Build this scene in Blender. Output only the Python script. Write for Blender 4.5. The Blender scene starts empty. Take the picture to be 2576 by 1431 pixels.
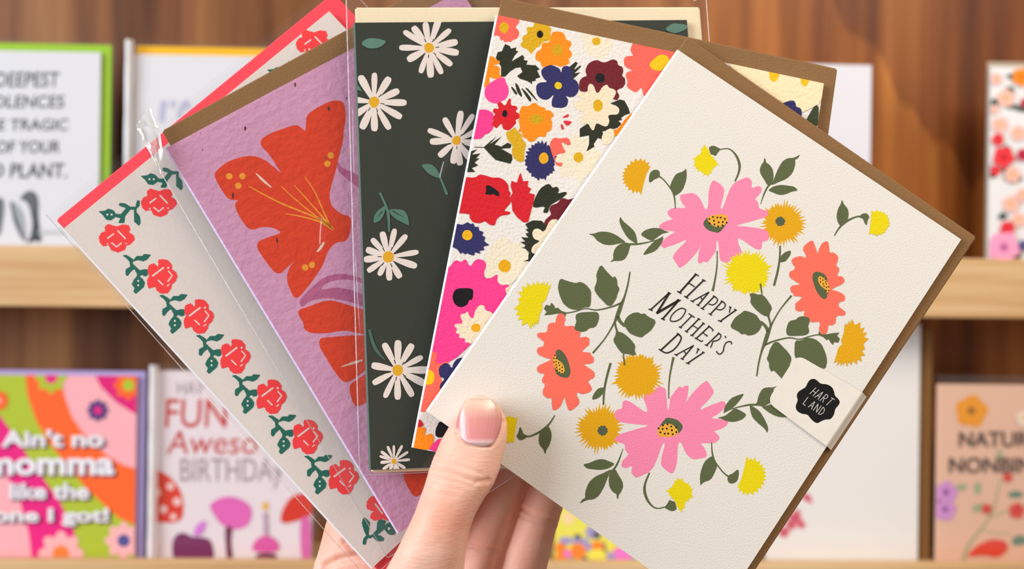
import bpy, bmesh, math, random
from mathutils import Vector, Matrix
from mathutils.geometry import tessellate_polygon

# ------------------------------------------------------------------ scene, camera, light
scene = bpy.context.scene
col = scene.collection
W, H, F = 2576.0, 1431.0, 2474.0
R = math.radians

cam_data = bpy.data.cameras.new('camera')
cam = bpy.data.objects.new('camera', cam_data)
col.objects.link(cam)
YAW, ROLL = R(1.8), R(0.75)
CAM = Vector((0, 0, 1.45))
fw = Vector((math.sin(YAW), math.cos(YAW), 0))
r0 = Vector((math.cos(YAW), -math.sin(YAW), 0))
u0 = Vector((0, 0, 1))
rt = r0 * math.cos(ROLL) + u0 * math.sin(ROLL)
up = u0 * math.cos(ROLL) - r0 * math.sin(ROLL)
CR = Matrix((rt, up, -fw)).transposed()
cam.matrix_world = Matrix.Translation(CAM) @ CR.to_4x4()
cam_data.sensor_width = 36.0
cam_data.lens = 36.0 * F / W
cam_data.clip_start = 0.01
cam_data.dof.use_dof = True
cam_data.dof.focus_distance = 0.302
cam_data.dof.aperture_fstop = 8.6
scene.camera = cam

world = bpy.data.worlds.new('world')
scene.world = world
world.use_nodes = True
bgn = world.node_tree.nodes['Background']
bgn.inputs[0].default_value = (1.0, 0.93, 0.86, 1)
bgn.inputs[1].default_value = 0.36

def area(name, loc, target, size, size_y, power, color):
    d = bpy.data.lights.new(name, 'AREA')
    d.shape = 'RECTANGLE'; d.size = size; d.size_y = size_y
    d.energy = power; d.color = color
    o = bpy.data.objects.new(name, d)
    o.location = loc
    o.rotation_euler = (Vector(target) - Vector(loc)).to_track_quat('-Z', 'Y').to_euler()
    col.objects.link(o)
    return o
# tall shop window to the left behind the photographer: daylight
area('window_daylight', (-2.35, -0.85, 2.15), (0, 0.45, 1.45), 1.5, 1.6, 94.0, (0.86, 0.93, 1.0))
# warm ceiling lamp over the aisle
area('ceiling_lamp_light', (0.50, 0.02, 2.12), (0.25, 0.65, 1.35), 0.4, 0.4, 6.5, (1.0, 0.88, 0.74))

scene.view_settings.view_transform = 'Standard'
scene.view_settings.look = 'None'
scene.view_settings.exposure = 0.0
scene.view_settings.gamma = 1.0
scene.view_settings.use_curve_mapping = False

# ------------------------------------------------------------------ materials
def lin(c):
    return tuple((x / 255 / 12.92) if x / 255 <= 0.04045 else ((x / 255 + 0.055) / 1.055) ** 2.4 for x in c)

_mats = {}
def paper(rgb, scale=900.0, strength=0.12, rough=0.75, kind='paper', spec=0.25):
    key = (rgb, scale, strength, rough, kind)
    if key in _mats: return _mats[key]
    m = bpy.data.materials.new('%s_%02x%02x%02x' % ((kind,) + tuple(int(x) for x in rgb)))
    m.use_nodes = True
    nt = m.node_tree; nd = nt.nodes; b = nd['Principled BSDF']
    b.inputs['Roughness'].default_value = rough
    b.inputs['Specular IOR Level'].default_value = spec
    tc = nd.new('ShaderNodeTexCoord')
    nz = nd.new('ShaderNodeTexNoise')
    nz.inputs['Scale'].default_value = scale
    nz.inputs['Detail'].default_value = 4
    nt.links.new(tc.outputs['Object'], nz.inputs['Vector'])
    bp = nd.new('ShaderNodeBump')
    bp.inputs['Strength'].default_value = strength
    bp.inputs['Distance'].default_value = 0.0006
    nt.links.new(nz.outputs['Fac'], bp.inputs['Height'])
    nt.links.new(bp.outputs['Normal'], b.inputs['Normal'])
    c = lin(rgb)
    mx = nd.new('ShaderNodeMix'); mx.data_type = 'RGBA'
    mx.inputs[6].default_value = tuple(x * 0.94 for x in c) + (1,)
    mx.inputs[7].default_value = tuple(min(1, x * 1.05) for x in c) + (1,)
    nt.links.new(nz.outputs['Fac'], mx.inputs[0])
    nt.links.new(mx.outputs[2], b.inputs['Base Color'])
    _mats[key] = m
    return m
def cotton(rgb): return paper(rgb, 2200.0, 0.30, 0.8, 'cotton_paper')
def felt(rgb): return paper(rgb, 1000.0, 0.45, 0.8, 'felt_paper')
def seed(rgb): return paper(rgb, 420.0, 0.8, 0.8, 'seed_paper')
def satin(rgb): return paper(rgb, 1500.0, 0.10, 0.55, 'satin_paper')
def smooth_p(rgb): return paper(rgb, 900.0, 0.08, 0.7, 'smooth_paper')
def kraft(): return paper((138, 103, 66), 1400.0, 0.35, 0.85, 'kraft_paper')

def plastic(name='clear_plastic', fac=0.05, rough=0.06, tint=(1, 1, 1), milk=0.0):
    key = (name, fac, rough, tint, milk)
    if key in _mats: return _mats[key]
    m = bpy.data.materials.new(name); m.use_nodes = True
    nt = m.node_tree; nd = nt.nodes
    nd.remove(nd['Principled BSDF'])
    out = nd['Material Output']
    tr = nd.new('ShaderNodeBsdfTransparent'); tr.inputs[0].default_value = tint + (1,)
    gl = nd.new('ShaderNodeBsdfGlossy'); gl.inputs['Roughness'].default_value = rough
    fr = nd.new('ShaderNodeFresnel'); fr.inputs[0].default_value = 1.45
    ad = nd.new('ShaderNodeMath'); ad.operation = 'ADD'; ad.inputs[1].default_value = fac - 0.03
    ge = nd.new('ShaderNodeNewGeometry')                 # a thin film reflects alike from both sides
    io = nd.new('ShaderNodeMix'); io.data_type = 'FLOAT'; io.inputs[2].default_value = 1.45; io.inputs[3].default_value = 1 / 1.45
    nt.links.new(ge.outputs['Backfacing'], io.inputs[0]); nt.links.new(io.outputs[0], fr.inputs[0])
    nt.links.new(fr.outputs[0], ad.inputs[0])
    mx = nd.new('ShaderNodeMixShader')
    nt.links.new(ad.outputs[0], mx.inputs[0]); nt.links.new(tr.outputs[0], mx.inputs[1]); nt.links.new(gl.outputs[0], mx.inputs[2])
    last = mx
    if milk > 0:
        df = nd.new('ShaderNodeBsdfDiffuse'); df.inputs[0].default_value = (0.9, 0.9, 0.93, 1)
        m2 = nd.new('ShaderNodeMixShader'); m2.inputs[0].default_value = milk
        nt.links.new(mx.outputs[0], m2.inputs[1]); nt.links.new(df.outputs[0], m2.inputs[2])
        last = m2
    nt.links.new(last.outputs[0], out.inputs[0])
    _mats[key] = m
    return m

def wood(name, dark, mid, light, stretch, scale, rough=0.45, bump=0.05):
    m = bpy.data.materials.new(name); m.use_nodes = True
    nt = m.node_tree; nd = nt.nodes; b = nd['Principled BSDF']
    b.inputs['Roughness'].default_value = rough
    b.inputs['Specular IOR Level'].default_value = 0.3
    tc = nd.new('ShaderNodeTexCoord')
    mp = nd.new('ShaderNodeMapping'); mp.inputs['Scale'].default_value = stretch
    nt.links.new(tc.outputs['Object'], mp.inputs['Vector'])
    n1 = nd.new('ShaderNodeTexNoise'); n1.inputs['Scale'].default_value = scale
    n1.inputs['Detail'].default_value = 5; n1.inputs['Distortion'].default_value = 0.6
    nt.links.new(mp.outputs[0], n1.inputs['Vector'])
    n2 = nd.new('ShaderNodeTexNoise'); n2.inputs['Scale'].default_value = scale * 4.5
    n2.inputs['Detail'].default_value = 3
    nt.links.new(mp.outputs[0], n2.inputs['Vector'])
    ad = nd.new('ShaderNodeMath'); ad.operation = 'MULTIPLY_ADD'; ad.inputs[1].default_value = 0.35
    nt.links.new(n2.outputs['Fac'], ad.inputs[0])
    sc = nd.new('ShaderNodeMath'); sc.operation = 'MULTIPLY'; sc.inputs[1].default_value = 0.65
    nt.links.new(n1.outputs['Fac'], sc.inputs[0]); nt.links.new(sc.outputs[0], ad.inputs[2])
    rp = nd.new('ShaderNodeValToRGB')
    e = rp.color_ramp.elements
    e[0].position = 0.36; e[0].color = lin(dark) + (1,)
    e[1].position = 0.66; e[1].color = lin(light) + (1,)
    k = e.new(0.5); k.color = lin(mid) + (1,)
    nt.links.new(ad.outputs[0], rp.inputs[0]); nt.links.new(rp.outputs[0], b.inputs['Base Color'])
    bp = nd.new('ShaderNodeBump'); bp.inputs['Strength'].default_value = bump; bp.inputs['Distance'].default_value = 0.001
    nt.links.new(ad.outputs[0], bp.inputs['Height']); nt.links.new(bp.outputs[0], b.inputs['Normal'])
    return m
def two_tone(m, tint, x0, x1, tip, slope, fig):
    """the veneer leaf to the right is a more golden cut, its tint brightened for lamplight, with one pointed cathedral figure"""
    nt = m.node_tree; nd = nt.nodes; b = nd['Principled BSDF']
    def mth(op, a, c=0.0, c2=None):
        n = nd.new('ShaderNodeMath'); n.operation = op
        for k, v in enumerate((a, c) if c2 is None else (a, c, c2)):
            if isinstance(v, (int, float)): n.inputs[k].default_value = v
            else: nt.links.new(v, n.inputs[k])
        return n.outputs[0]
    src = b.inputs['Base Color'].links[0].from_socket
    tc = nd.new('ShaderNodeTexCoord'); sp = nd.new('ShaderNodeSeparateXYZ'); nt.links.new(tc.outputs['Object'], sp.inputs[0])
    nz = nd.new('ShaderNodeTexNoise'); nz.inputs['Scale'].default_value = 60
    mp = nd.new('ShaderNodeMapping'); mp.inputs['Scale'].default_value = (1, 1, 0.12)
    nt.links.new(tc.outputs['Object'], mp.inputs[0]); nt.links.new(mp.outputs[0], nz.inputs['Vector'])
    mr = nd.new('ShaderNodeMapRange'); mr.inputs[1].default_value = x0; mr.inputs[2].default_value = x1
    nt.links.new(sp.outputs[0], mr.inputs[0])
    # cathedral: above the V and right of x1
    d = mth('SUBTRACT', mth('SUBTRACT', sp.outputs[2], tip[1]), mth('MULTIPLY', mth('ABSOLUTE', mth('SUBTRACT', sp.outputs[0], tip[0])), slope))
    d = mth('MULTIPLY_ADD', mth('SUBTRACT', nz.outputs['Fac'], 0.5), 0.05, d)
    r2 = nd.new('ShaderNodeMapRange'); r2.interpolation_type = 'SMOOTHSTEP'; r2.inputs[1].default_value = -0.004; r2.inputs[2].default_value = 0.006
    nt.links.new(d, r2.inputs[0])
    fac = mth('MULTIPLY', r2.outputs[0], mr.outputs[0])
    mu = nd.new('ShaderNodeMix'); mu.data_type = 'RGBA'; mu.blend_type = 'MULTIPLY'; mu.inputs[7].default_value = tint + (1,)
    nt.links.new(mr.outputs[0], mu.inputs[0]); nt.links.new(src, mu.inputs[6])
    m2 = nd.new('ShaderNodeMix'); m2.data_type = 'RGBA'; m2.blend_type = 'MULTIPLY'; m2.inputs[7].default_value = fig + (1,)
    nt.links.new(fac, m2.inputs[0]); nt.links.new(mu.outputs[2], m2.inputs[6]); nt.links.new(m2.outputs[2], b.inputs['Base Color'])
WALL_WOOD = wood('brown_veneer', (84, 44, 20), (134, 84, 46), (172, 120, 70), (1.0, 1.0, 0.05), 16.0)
LEDGE_WOOD = wood('pale_ash', (200, 156, 108), (212, 174, 126), (224, 190, 146), (0.04, 1.0, 1.0), 90.0, 0.5)

# ------------------------------------------------------------------ geometry helpers
def px_ray(x, y):
    return (rt * ((x - W / 2) / F) + up * (-(y - H / 2) / F) + fw)

def tag(o, label, cat, group=None):
    o['label'] = label; o['category'] = cat
    if group: o['group'] = group
    return o

def empty(name, mw):
    o = bpy.data.objects.new(name, None)
    o.empty_display_size = 0.01
    col.objects.link(o)
    o.matrix_world = mw
    return o

def mesh_obj(name, verts, faces, mat, parent=None, smooth=False, label=None):
    me = bpy.data.meshes.new(name)
    me.from_pydata([tuple(v) for v in verts], [], faces)
    me.update()
    if smooth:
        me.polygons.foreach_set('use_smooth', [True] * len(me.polygons))
    me.materials.append(mat)
    o = bpy.data.objects.new(name, me)
    col.objects.link(o)
    if parent is not None: o.parent = parent
    if label: o['label'] = label
    return o

def chaikin(p, it=2, q=0.22):
    for _ in range(it):
        n = len(p); r = []
        for i in range(n):
            a, b = p[i], p[(i + 1) % n]
            r.append((a[0] + (b[0] - a[0]) * q, a[1] + (b[1] - a[1]) * q))
            r.append((b[0] + (a[0] - b[0]) * q, b[1] + (a[1] - b[1]) * q))
        p = r
    return p

def catmull(p, k=6):
    r = []
    n = len(p)
    for i in range(n - 1):
        p0 = p[max(i - 1, 0)]; p1 = p[i]; p2 = p[i + 1]; p3 = p[min(i + 2, n - 1)]
        for j in range(k):
            t = j / k
            r.append(tuple(0.5 * (2 * p1[d] + (p2[d] - p0[d]) * t + (2 * p0[d] - 5 * p1[d] + 4 * p2[d] - p3[d]) * t * t
                          + (3 * p1[d] - p0[d] - 3 * p2[d] + p3[d]) * t ** 3) for d in range(len(p1))))
    r.append(tuple(p[-1]))
    return r

def stroke(pts, w, curved=True, k=6):
    """ribbon polygon along a polyline; w = one width or one per point"""
    if not hasattr(w, '__len__'): w = [w] * len(pts)
    p = [(a[0], a[1], b) for a, b in zip(pts, w)]
    if curved and len(p) > 2: p = catmull(p, k)
    L, Rr = [], []
    for i, q in enumerate(p):
        a = p[max(i - 1, 0)]; b = p[min(i + 1, len(p) - 1)]
        dx, dy = b[0] - a[0], b[1] - a[1]
        d = math.hypot(dx, dy) or 1
        nx, ny = -dy / d * q[2] / 2, dx / d * q[2] / 2
        L.append((q[0] + nx, q[1] + ny)); Rr.append((q[0] - nx, q[1] - ny))
    return L + Rr[::-1]

def ribbon(pts, w, curved=True, k=6):
    """the same as stroke, as a list of quads (safe for closed loops)"""
    p = stroke(pts, w, curved, k)
    n = len(p) // 2
    return [[p[i], p[i + 1], p[2 * n - 2 - i], p[2 * n - 1 - i]] for i in range(n - 1)]

def ell(cx, cy, rx, ry=None, n=20, wob=0.0, sd=0):
    ry = ry or rx
    rn = random.Random(sd + int(cx * 7 + cy))
    return [(cx + rx * (1 + rn.uniform(-wob, wob)) * math.cos(2 * math.pi * i / n),
             cy + ry * (1 + rn.uniform(-wob, wob)) * math.sin(2 * math.pi * i / n)) for i in range(n)]

def spiky(c, tips, depth=0.84, rest=()):
    r = []
    for i, t in enumerate(tips):
        r.append(t)
        if i < len(tips) - 1:
            b = tips[i + 1]
            m = ((t[0] + b[0]) / 2, (t[1] + b[1]) / 2)
            r.append((c[0] + (m[0] - c[0]) * depth, c[1] + (m[1] - c[1]) * depth))
    return r + list(rest)

def burst(cx, cy, rx, ry, n, depth=0.8, sd=1, jit=0.07):
    rn = random.Random(sd); r = []
    for i in range(n):
        a = 2 * math.pi * (i + rn.uniform(-.22, .22)) / n
        k = 1 + rn.uniform(-jit * 1.6, jit * 0.4)
        r.append((cx + rx * k * math.cos(a), cy + ry * k * math.sin(a)))
        a2 = 2 * math.pi * (i + 0.5) / n
        k = depth + rn.uniform(-jit, jit) * 0.7
        r.append((cx + rx * k * math.cos(a2), cy + ry * k * math.sin(a2)))
    return r

def lobes(cx, cy, r, n, depth=0.25, rot=0.0, m=10):
    out = []
    for i in range(n * m):
        a = 2 * math.pi * i / (n * m)
        k = 1 - depth * (1 - abs(math.cos(n * a / 2 + rot))) 
        out.append((cx + r * k * math.cos(a), cy + r * k * math.sin(a)))
    return out

def clip(poly, rect):
    """Sutherland-Hodgman against a convex counter-clockwise polygon"""
    out = list(poly)
    n = len(rect)
    for i in range(n):
        a, b = rect[i], rect[(i + 1) % n]
        ex, ey = b[0] - a[0], b[1] - a[1]
        side = lambda p: ex * (p[1] - a[1]) - ey * (p[0] - a[0])
        src, out = out, []
        for j in range(len(src)):
            p, q = src[j], src[(j + 1) % len(src)]
            sp, sq = side(p), side(q)
            if sp >= 0: out.append(p)
            if (sp >= 0) != (sq >= 0):
                t = sp / (sp - sq)
                out.append((p[0] + (q[0] - p[0]) * t, p[1] + (q[1] - p[1]) * t))
        if len(out) < 3: return []
    return out

def flat(name, polys, z, mat, parent, rect=None, label=None):
    V, Fc = [], []
    for p in polys:
        if rect: p = clip(p, rect)
        if len(p) < 3: continue
        b = len(V)
        V += [(x, y, z) for x, y in p]
        for t in tessellate_polygon([[Vector((x, y, 0)) for x, y in p]]):
            a, c, d = (p[i] for i in t)
            if (c[0] - a[0]) * (d[1] - a[1]) - (c[1] - a[1]) * (d[0] - a[0]) < 0: t = t[::-1]
            Fc.append(tuple(b + i for i in t))
    if not Fc: return None
    return mesh_obj(name, V, Fc, mat, parent, label=label)

def slab(name, quad, z0, z1, mat, parent, label=None):
    n = len(quad)
    V = [(x, y, z0) for x, y in quad] + [(x, y, z1) for x, y in quad]
    Fc = [tuple(range(n))[::-1], tuple(range(n, 2 * n))] + [(i, (i + 1) % n, n + (i + 1) % n, n + i) for i in range(n)]
    return mesh_obj(name, V, Fc, mat, parent, label=label)

def bx(name, x0, x1, y0, y1, z0, z1, mat, parent=None, bevel=0.0):
    bm = bmesh.new()
    bmesh.ops.create_cube(bm, size=1.0)
    for v in bm.verts:
        v.co = Vector((x0 + (v.co.x + .5) * (x1 - x0), y0 + (v.co.y + .5) * (y1 - y0), z0 + (v.co.z + .5) * (z1 - z0)))
    if bevel: bmesh.ops.bevel(bm, geom=bm.edges[:], offset=bevel, segments=2, affect='EDGES', profile=0.5)
    me = bpy.data.meshes.new(name); bm.to_mesh(me); bm.free()
    me.materials.append(mat)
    o = bpy.data.objects.new(name, me); col.objects.link(o)
    if parent is not None: o.parent = parent
    return o

def text_polys(s, shear=0.0, fat=0.0):
    """outline faces of a word in the built-in font: (verts, faces) in a unit box"""
    cu = bpy.data.curves.new('t', 'FONT'); cu.body = s; cu.offset = fat; cu.fill_mode = 'FRONT'
    cu.resolution_u = 4
    ob = bpy.data.objects.new('t', cu); col.objects.link(ob)
    bpy.context.view_layer.update()
    dg = bpy.context.evaluated_depsgraph_get()
    me = bpy.data.meshes.new_from_object(ob.evaluated_get(dg))
    V = [(v.co.x + shear * v.co.y, v.co.y) for v in me.vertices]
    Fc = [tuple(p.vertices) for p in me.polygons]
    bpy.data.objects.remove(ob); bpy.data.curves.remove(cu); bpy.data.meshes.remove(me)
    x0 = min(v[0] for v in V); x1 = max(v[0] for v in V); y0 = min(v[1] for v in V); y1 = max(v[1] for v in V)
    return [((x - x0) / (x1 - x0), (y - y0) / (y1 - y0)) for x, y in V], Fc

# ------------------------------------------------------------------ back wall and display ledges
YC = 0.660          # plane the shelved cards stand in
def bgp(x, y, Y=YC):
    d = px_ray(x, y)
    t = (Y - CAM.y) / d.y
    return CAM + d * t

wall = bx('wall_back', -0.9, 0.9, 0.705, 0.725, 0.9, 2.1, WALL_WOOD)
wall['kind'] = 'structure'
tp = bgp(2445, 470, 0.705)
two_tone(WALL_WOOD, (1.34, 1.10, 0.60), 0.05, 0.20, (tp.x, tp.z), 1.25, (0.62, 0.56, 0.62))  # tint also paints in the lamp's warm brightness at right

YL = 0.634          # front face of the ledge lips
Z1 = bgp(1288, 634, YL).z
Z2 = bgp(1288, 1414, YL).z
LIPT = Z1 - bgp(1288, 786, YL).z
def ledge(ztop, label):
    root = empty('display_ledge', Matrix.Translation((0, 0.67, ztop - LIPT)))
    tag(root, label, 'shelf', 'wooden card display ledges')
    bx('front_lip', -0.85, 0.85, YL - 0.67, YL + 0.008 - 0.67, 0, LIPT, LEDGE_WOOD, root, 0.0012)
    bx('base_board', -0.85, 0.85, YL + 0.0082 - 0.67, 0.7048 - 0.67, LIPT - 0.022, LIPT - 0.006, LEDGE_WOOD, root, 0.0006)
    return root
ledge(Z1, 'pale ash display ledge across the middle, under the upper row of cards')
ledge(Z2, 'pale ash display ledge along the bottom, carrying the lower row of cards')
B1, B2 = Z1 - 0.0059, Z2 - 0.0059

class BG:
    """a card standing on a ledge: rectangle in a vertical plane, local x right, y up, z towards the room"""
    def __init__(s, x0, x1, ytop, base, Y, name, label, rgb, yref=None):
        cxp = (x0 + x1) / 2
        s.Y = Y
        s.ym = (ytop + (600 if base == B1 else 1400)) / 2
        X0, X1 = bgp(x0, s.ym, Y).x, bgp(x1, s.ym, Y).x
        s.top = bgp(cxp, ytop, Y).z
        s.w, s.h = X1 - X0, s.top - base
        M = Matrix(((1, 0, 0), (0, 0, -1), (0, 1, 0))).to_4x4()
        s.root = empty(name, Matrix.Translation((X0, Y, base)) @ M)
        s.x0w, s.base = X0, base
        tag(s.root, label, 'card', 'greeting cards on the ledges')
        s.rect = [(0, 0), (s.w, 0), (s.w, s.h), (0, s.h)]
        slab('card_back', [(0.0002, 0), (s.w - .0003, 0), (s.w - .0003, s.h), (0.0002, s.h)], -0.0019, -0.0014, smooth_p(rgb), s.root)
        slab('card_front', s.rect, -0.0008, 0, smooth_p(rgb), s.root)
        slab('spine', [(0, 0), (0.0006, 0), (0.0006, s.h), (0, s.h)], -0.0014, -0.0008, smooth_p(rgb), s.root)
        s.z = 0.00006
        s.T = (0, 0, 1)
    def crop(s, ox, oy, k): s.T = (ox, oy, k)
    def loc(s, p):
        w = bgp(s.T[0] + p[0] * s.T[2], s.T[1] + p[1] * s.T[2], s.Y)
        return (w.x - s.x0w, w.z - s.base)
    def art(s, name, polys, rgb, it=2, label=None, parent=None):
        s.z += 0.00003
        q = [[s.loc(p) for p in (chaikin(pl, it) if it else pl)] for pl in polys]
        return flat(name, q, s.z, smooth_p(rgb), parent or s.root, s.rect, label)
    def text(s, word, box, rgb, shear=0.0, fat=0.0, name='lettering', lab=None):
        s.z += 0.00003
        V, Fc = text_polys(word, shear, fat)
        x0, y0, x1, y1 = box
        q = [s.loc((x0 + a * (x1 - x0), y1 - b * (y1 - y0))) for a, b in V]
        # drop faces that leave the card
        Fc = [f for f in Fc if all(0.0005 <= q[i][0] <= s.w for i in f)]
        return mesh_obj(name, [(a, b, s.z) for a, b in q], Fc, smooth_p(rgb), s.root, label=lab)
    def envelope(s, dl, dr, dt, rgb, label, depth=0.003, mat=None):
        o = empty('envelope', s.root.matrix_world @ Matrix.Translation((0, 0, -0.0022)))
        tag(o, label, 'envelope', 'envelopes behind the shelved cards')
        q = [(-dl, 0), (s.w + dr, 0), (s.w + dr, s.h + dt), (-dl, s.h + dt)]
        m = mat or smooth_p(rgb)
        slab('front_sheet', q, -0.0003, 0, m, o)
        slab('back_sheet', q, -0.0012, -0.0008, m, o)
        return o
    def sleeve(s, dl, dr, dt, label, fold=None):
        o = empty('clear_sleeve', s.root.matrix_world.copy())
        tag(o, label, 'sleeve', 'clear sleeves on the shelved cards')
        nx, ny = 14, 18
        rn = random.Random(int(s.w * 1e6))
        V, Fc = [], []
        for j in range(ny + 1):
            for i in range(nx + 1):
                x = -dl + (s.w + dl + dr) * i / nx; y = (s.h + dt) * j / ny
                V.append((x, y, 0.0016 + 0.0005 * math.sin(9 * x / s.w + 5 * y / s.h + rn.random() * .4)))
        for j in range(ny):
            for i in range(nx):
                a = j * (nx + 1) + i
                Fc.append((a, a + 1, a + nx + 2, a + nx + 1))
        mesh_obj('front_film', V, Fc, plastic(), o, True)
        slab('back_film', [(-dl, 0), (s.w + dr, 0), (s.w + dr, s.h + dt), (-dl, s.h + dt)], -0.0046, -0.0045, plastic(), o)
        if fold:
            a, b = fold
            n = 8; V = []; Fc = []
            for j in range(13):
                y = (s.h + dt) * j / 12
                for i in range(n + 1):
                    t = math.pi * i / n
                    V.append((-a + (a + b) * i / n, y, 0.0021 + 0.003 * math.sin(t) + 0.0004 * math.sin(j * 2.1 + i)))
            for j in range(12):
                for i in range(n):
                    q = j * (n + 1) + i
                    Fc.append((q, q + 1, q + n + 2, q + n + 1))
            mesh_obj('side_fold', V, Fc, plastic('fold_painted_sheen', 0.25, 0.12, (1, 1, 1), 0.80), o, True, 'clear side fold, its white reflection put into the colour')  # white diffuse share paints the window reflection on the clear film
        return o
floor = bx('floor', -3, 3, -3, 0.705, -0.02, 0.0, wood('floor_boards', (120, 84, 52), (150, 108, 70), (176, 132, 90), (0.05, 1.0, 1.0), 6.0))
floor['kind'] = 'structure'

# ---- upper row
g = BG(-150, 250, 128, B1, YC, 'greeting_card', 'white black-lettered card with a drooping plant, at left on the upper ledge', (228, 229, 236))
g.crop(0, 80, 0.3912)
INKG = (72, 78, 84)
for wd, b in (('DEEPEST', (-30, 258, 385, 355)), ('OLENCES', (-50, 408, 415, 490)), ('E TRAGIC', (-14, 560, 440, 635)), ('OF YOUR', (-22, 700, 385, 780)), ('D PLANT.', (-55, 845, 430, 940))):
    g.text(wd, b, INKG, 0.10, 0.012)
for p, c in (([(60,1085),(100,1095),(150,1160),(165,1250),(172,1355),(130,1310),(90,1230),(75,1150)], (168,176,184)), ([(60,1085),(80,1095),(110,1200),(160,1330),(172,1355),(140,1330),(95,1240)], (92,100,108)),
             ([(125,1080),(150,1040),(190,1018),(232,1035),(250,1090),(245,1190),(270,1355),(232,1350),(205,1200),(190,1120),(165,1085)], (98,104,112)), ([(215,1110),(245,1190),(270,1355),(240,1340),(165,1362),(205,1310)], (70,78,86)),
             ([(-60,1080),(10,1060),(28,1100),(20,1200),(0,1320),(-60,1300)], (110,118,126))):
    g.art('printed_leaf', [p], c)
g.art('printed_line', [stroke([(250,1290),(600,1285)], 22, False)], (196,202,208), 0)
g.envelope(0.0, 0.0062, 0.0055, (158, 204, 48), 'lime green envelope behind the hand-lettered plant card')
g.sleeve(0.0, 0.0095, 0.0075, 'clear sleeve round the hand-lettered plant card')

g = BG(336, 740, 140, B1, YC, 'greeting_card', 'white card with faint lavender lettering, second on the upper ledge', (228, 228, 234))
g.crop(280, 240, 0.16779)
for p in ([stroke([(800,80),(770,230),(755,400)], [110,100,90])], [stroke([(930,80),(920,190)], [90,60])], [stroke([(1010,330),(1060,180),(1120,110),(1160,200)], [70,80,90,70])]):
    g.art('lettering', p, (190, 190, 218), 0)
g.envelope(-0.0005, 0.003, 0.006, (250, 190, 20), 'golden yellow envelope behind the lavender-lettered card')
g.sleeve(0.0055, 0.006, 0.0085, 'clear sleeve with a bright side fold, on the lavender-lettered card', (0.0055, 0.0))

g = BG(1800, 2190, 160, B1, YC + 0.004, 'greeting_card', 'plain white card to the right behind the fan, on the upper ledge', (220, 219, 227))

g = BG(2490, 2860, 172, B1, YC, 'greeting_card', 'white card crowded with pink and red flowers, at right on the upper ledge', (228, 228, 230))
g.crop(2040, 100, 0.4194)
rn = random.Random(4)
for k in range(26):
    x, y = rn.uniform(1060, 1600), rn.uniform(190, 1300)
    g.art('printed_leaf', [ell(x, y, rn.uniform(25, 60), rn.uniform(18, 40), 9, .4, k)], rn.choice([(74, 86, 76), (92, 104, 92), (60, 70, 62)]))
for x, y, r, c in ((1165,350,58,0),(1130,510,52,0),(1240,560,50,0),(1105,235,38,0),(1205,810,52,0),(1195,985,54,0),(1240,1080,46,0),(1265,930,42,0),(1090,420,30,0),
                   (1255,225,58,1),(1115,600,40,2),(1150,705,68,2),(1100,785,34,2),(1265,690,40,3),(1275,380,30,3),(1170,1130,46,2),(1150,1245,100,4),(1265,1235,36,5),
                   (1340,300,55,0),(1380,520,60,2),(1350,760,55,0),(1400,950,60,1),(1360,1150,60,4),(1480,400,60,0),(1490,700,60,3),(1480,1050,60,0)):
    o = g.art('printed_flower', [lobes(x, y, r, 5, .25, .3 * x, 5)], [(246,188,174),(250,138,34),(232,56,66),(196,40,70),(246,160,200),(92,88,140)][c], 0)
    if o: g.art('flower_centre', [ell(x, y, r * .3, r * .3, 9)], [(240,170,110),(214,100,20),(190,30,44),(120,20,40),(190,110,160),(60,56,100)][c], 0, parent=o)
g.envelope(0.001, 0.003, 0.004, (176, 160, 140), 'greyish envelope just showing above the dense garden-flower card')

# ---- lower row
g = BG(-60, 341, 944, B2, YC, 'greeting_card', 'striped card reading Ain\'t no momma like the one I got!, lower left', (246, 176, 184))
g.crop(0, 880, 0.385)
LIME, ORA, MAG, PK, NV = (176, 194, 54), (250, 104, 44), (232, 34, 130), (246, 176, 184), (84, 56, 124)
g.art('printed_stripe', [[(-300,160),(165,160),(180,300),(240,470),(330,620),(430,740),(560,900),(700,1030),(780,1100),(880,1140),(880,1420),(540,1420),(480,1170),(390,990),(270,820),(180,690),(80,540),(0,430),(-300,200)]], LIME, 0)
g.art('printed_stripe', [[(165,140),(400,140),(420,300),(470,440),(540,540),(620,620),(700,690),(800,750),(900,780),(900,1150),(780,1100),(700,1030),(560,900),(430,740),(330,620),(240,470),(180,300)]], ORA, 0)
g.art('printed_stripe', [[(-300,200),(0,430),(80,540),(180,690),(270,820),(390,990),(480,1170),(540,1420),(215,1420),(190,1200),(130,980),(40,810),(0,740),(-300,420)]], MAG, 0)
g.art('printed_stripe', [[(610,140),(920,140),(920,430),(870,410),(760,340),(660,240)]], (222, 30, 120), 0)
def flower(x, y, r, n, c, r2, c2):
    o = g.art('printed_flower', [lobes(x, y, r, n, .28, 0, 6)], c, 0)
    if o: g.art('flower_centre', [ell(x, y, r2)], c2, 0, parent=o)
flower(335, 180, 105, 8, LIME, 40, MAG)
flower(840, 230, 100, 8, ORA, 40, LIME)
flower(640, 395, 72, 8, NV, 26, MAG)
flower(400, 1330, 150, 8, (248,182,184), 55, (240,130,60))
flower(810, 1245, 125, 8, (248,182,184), 42, (84,84,150))
flower(-10, 330, 70, 8, ORA, 20, PK)
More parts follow.
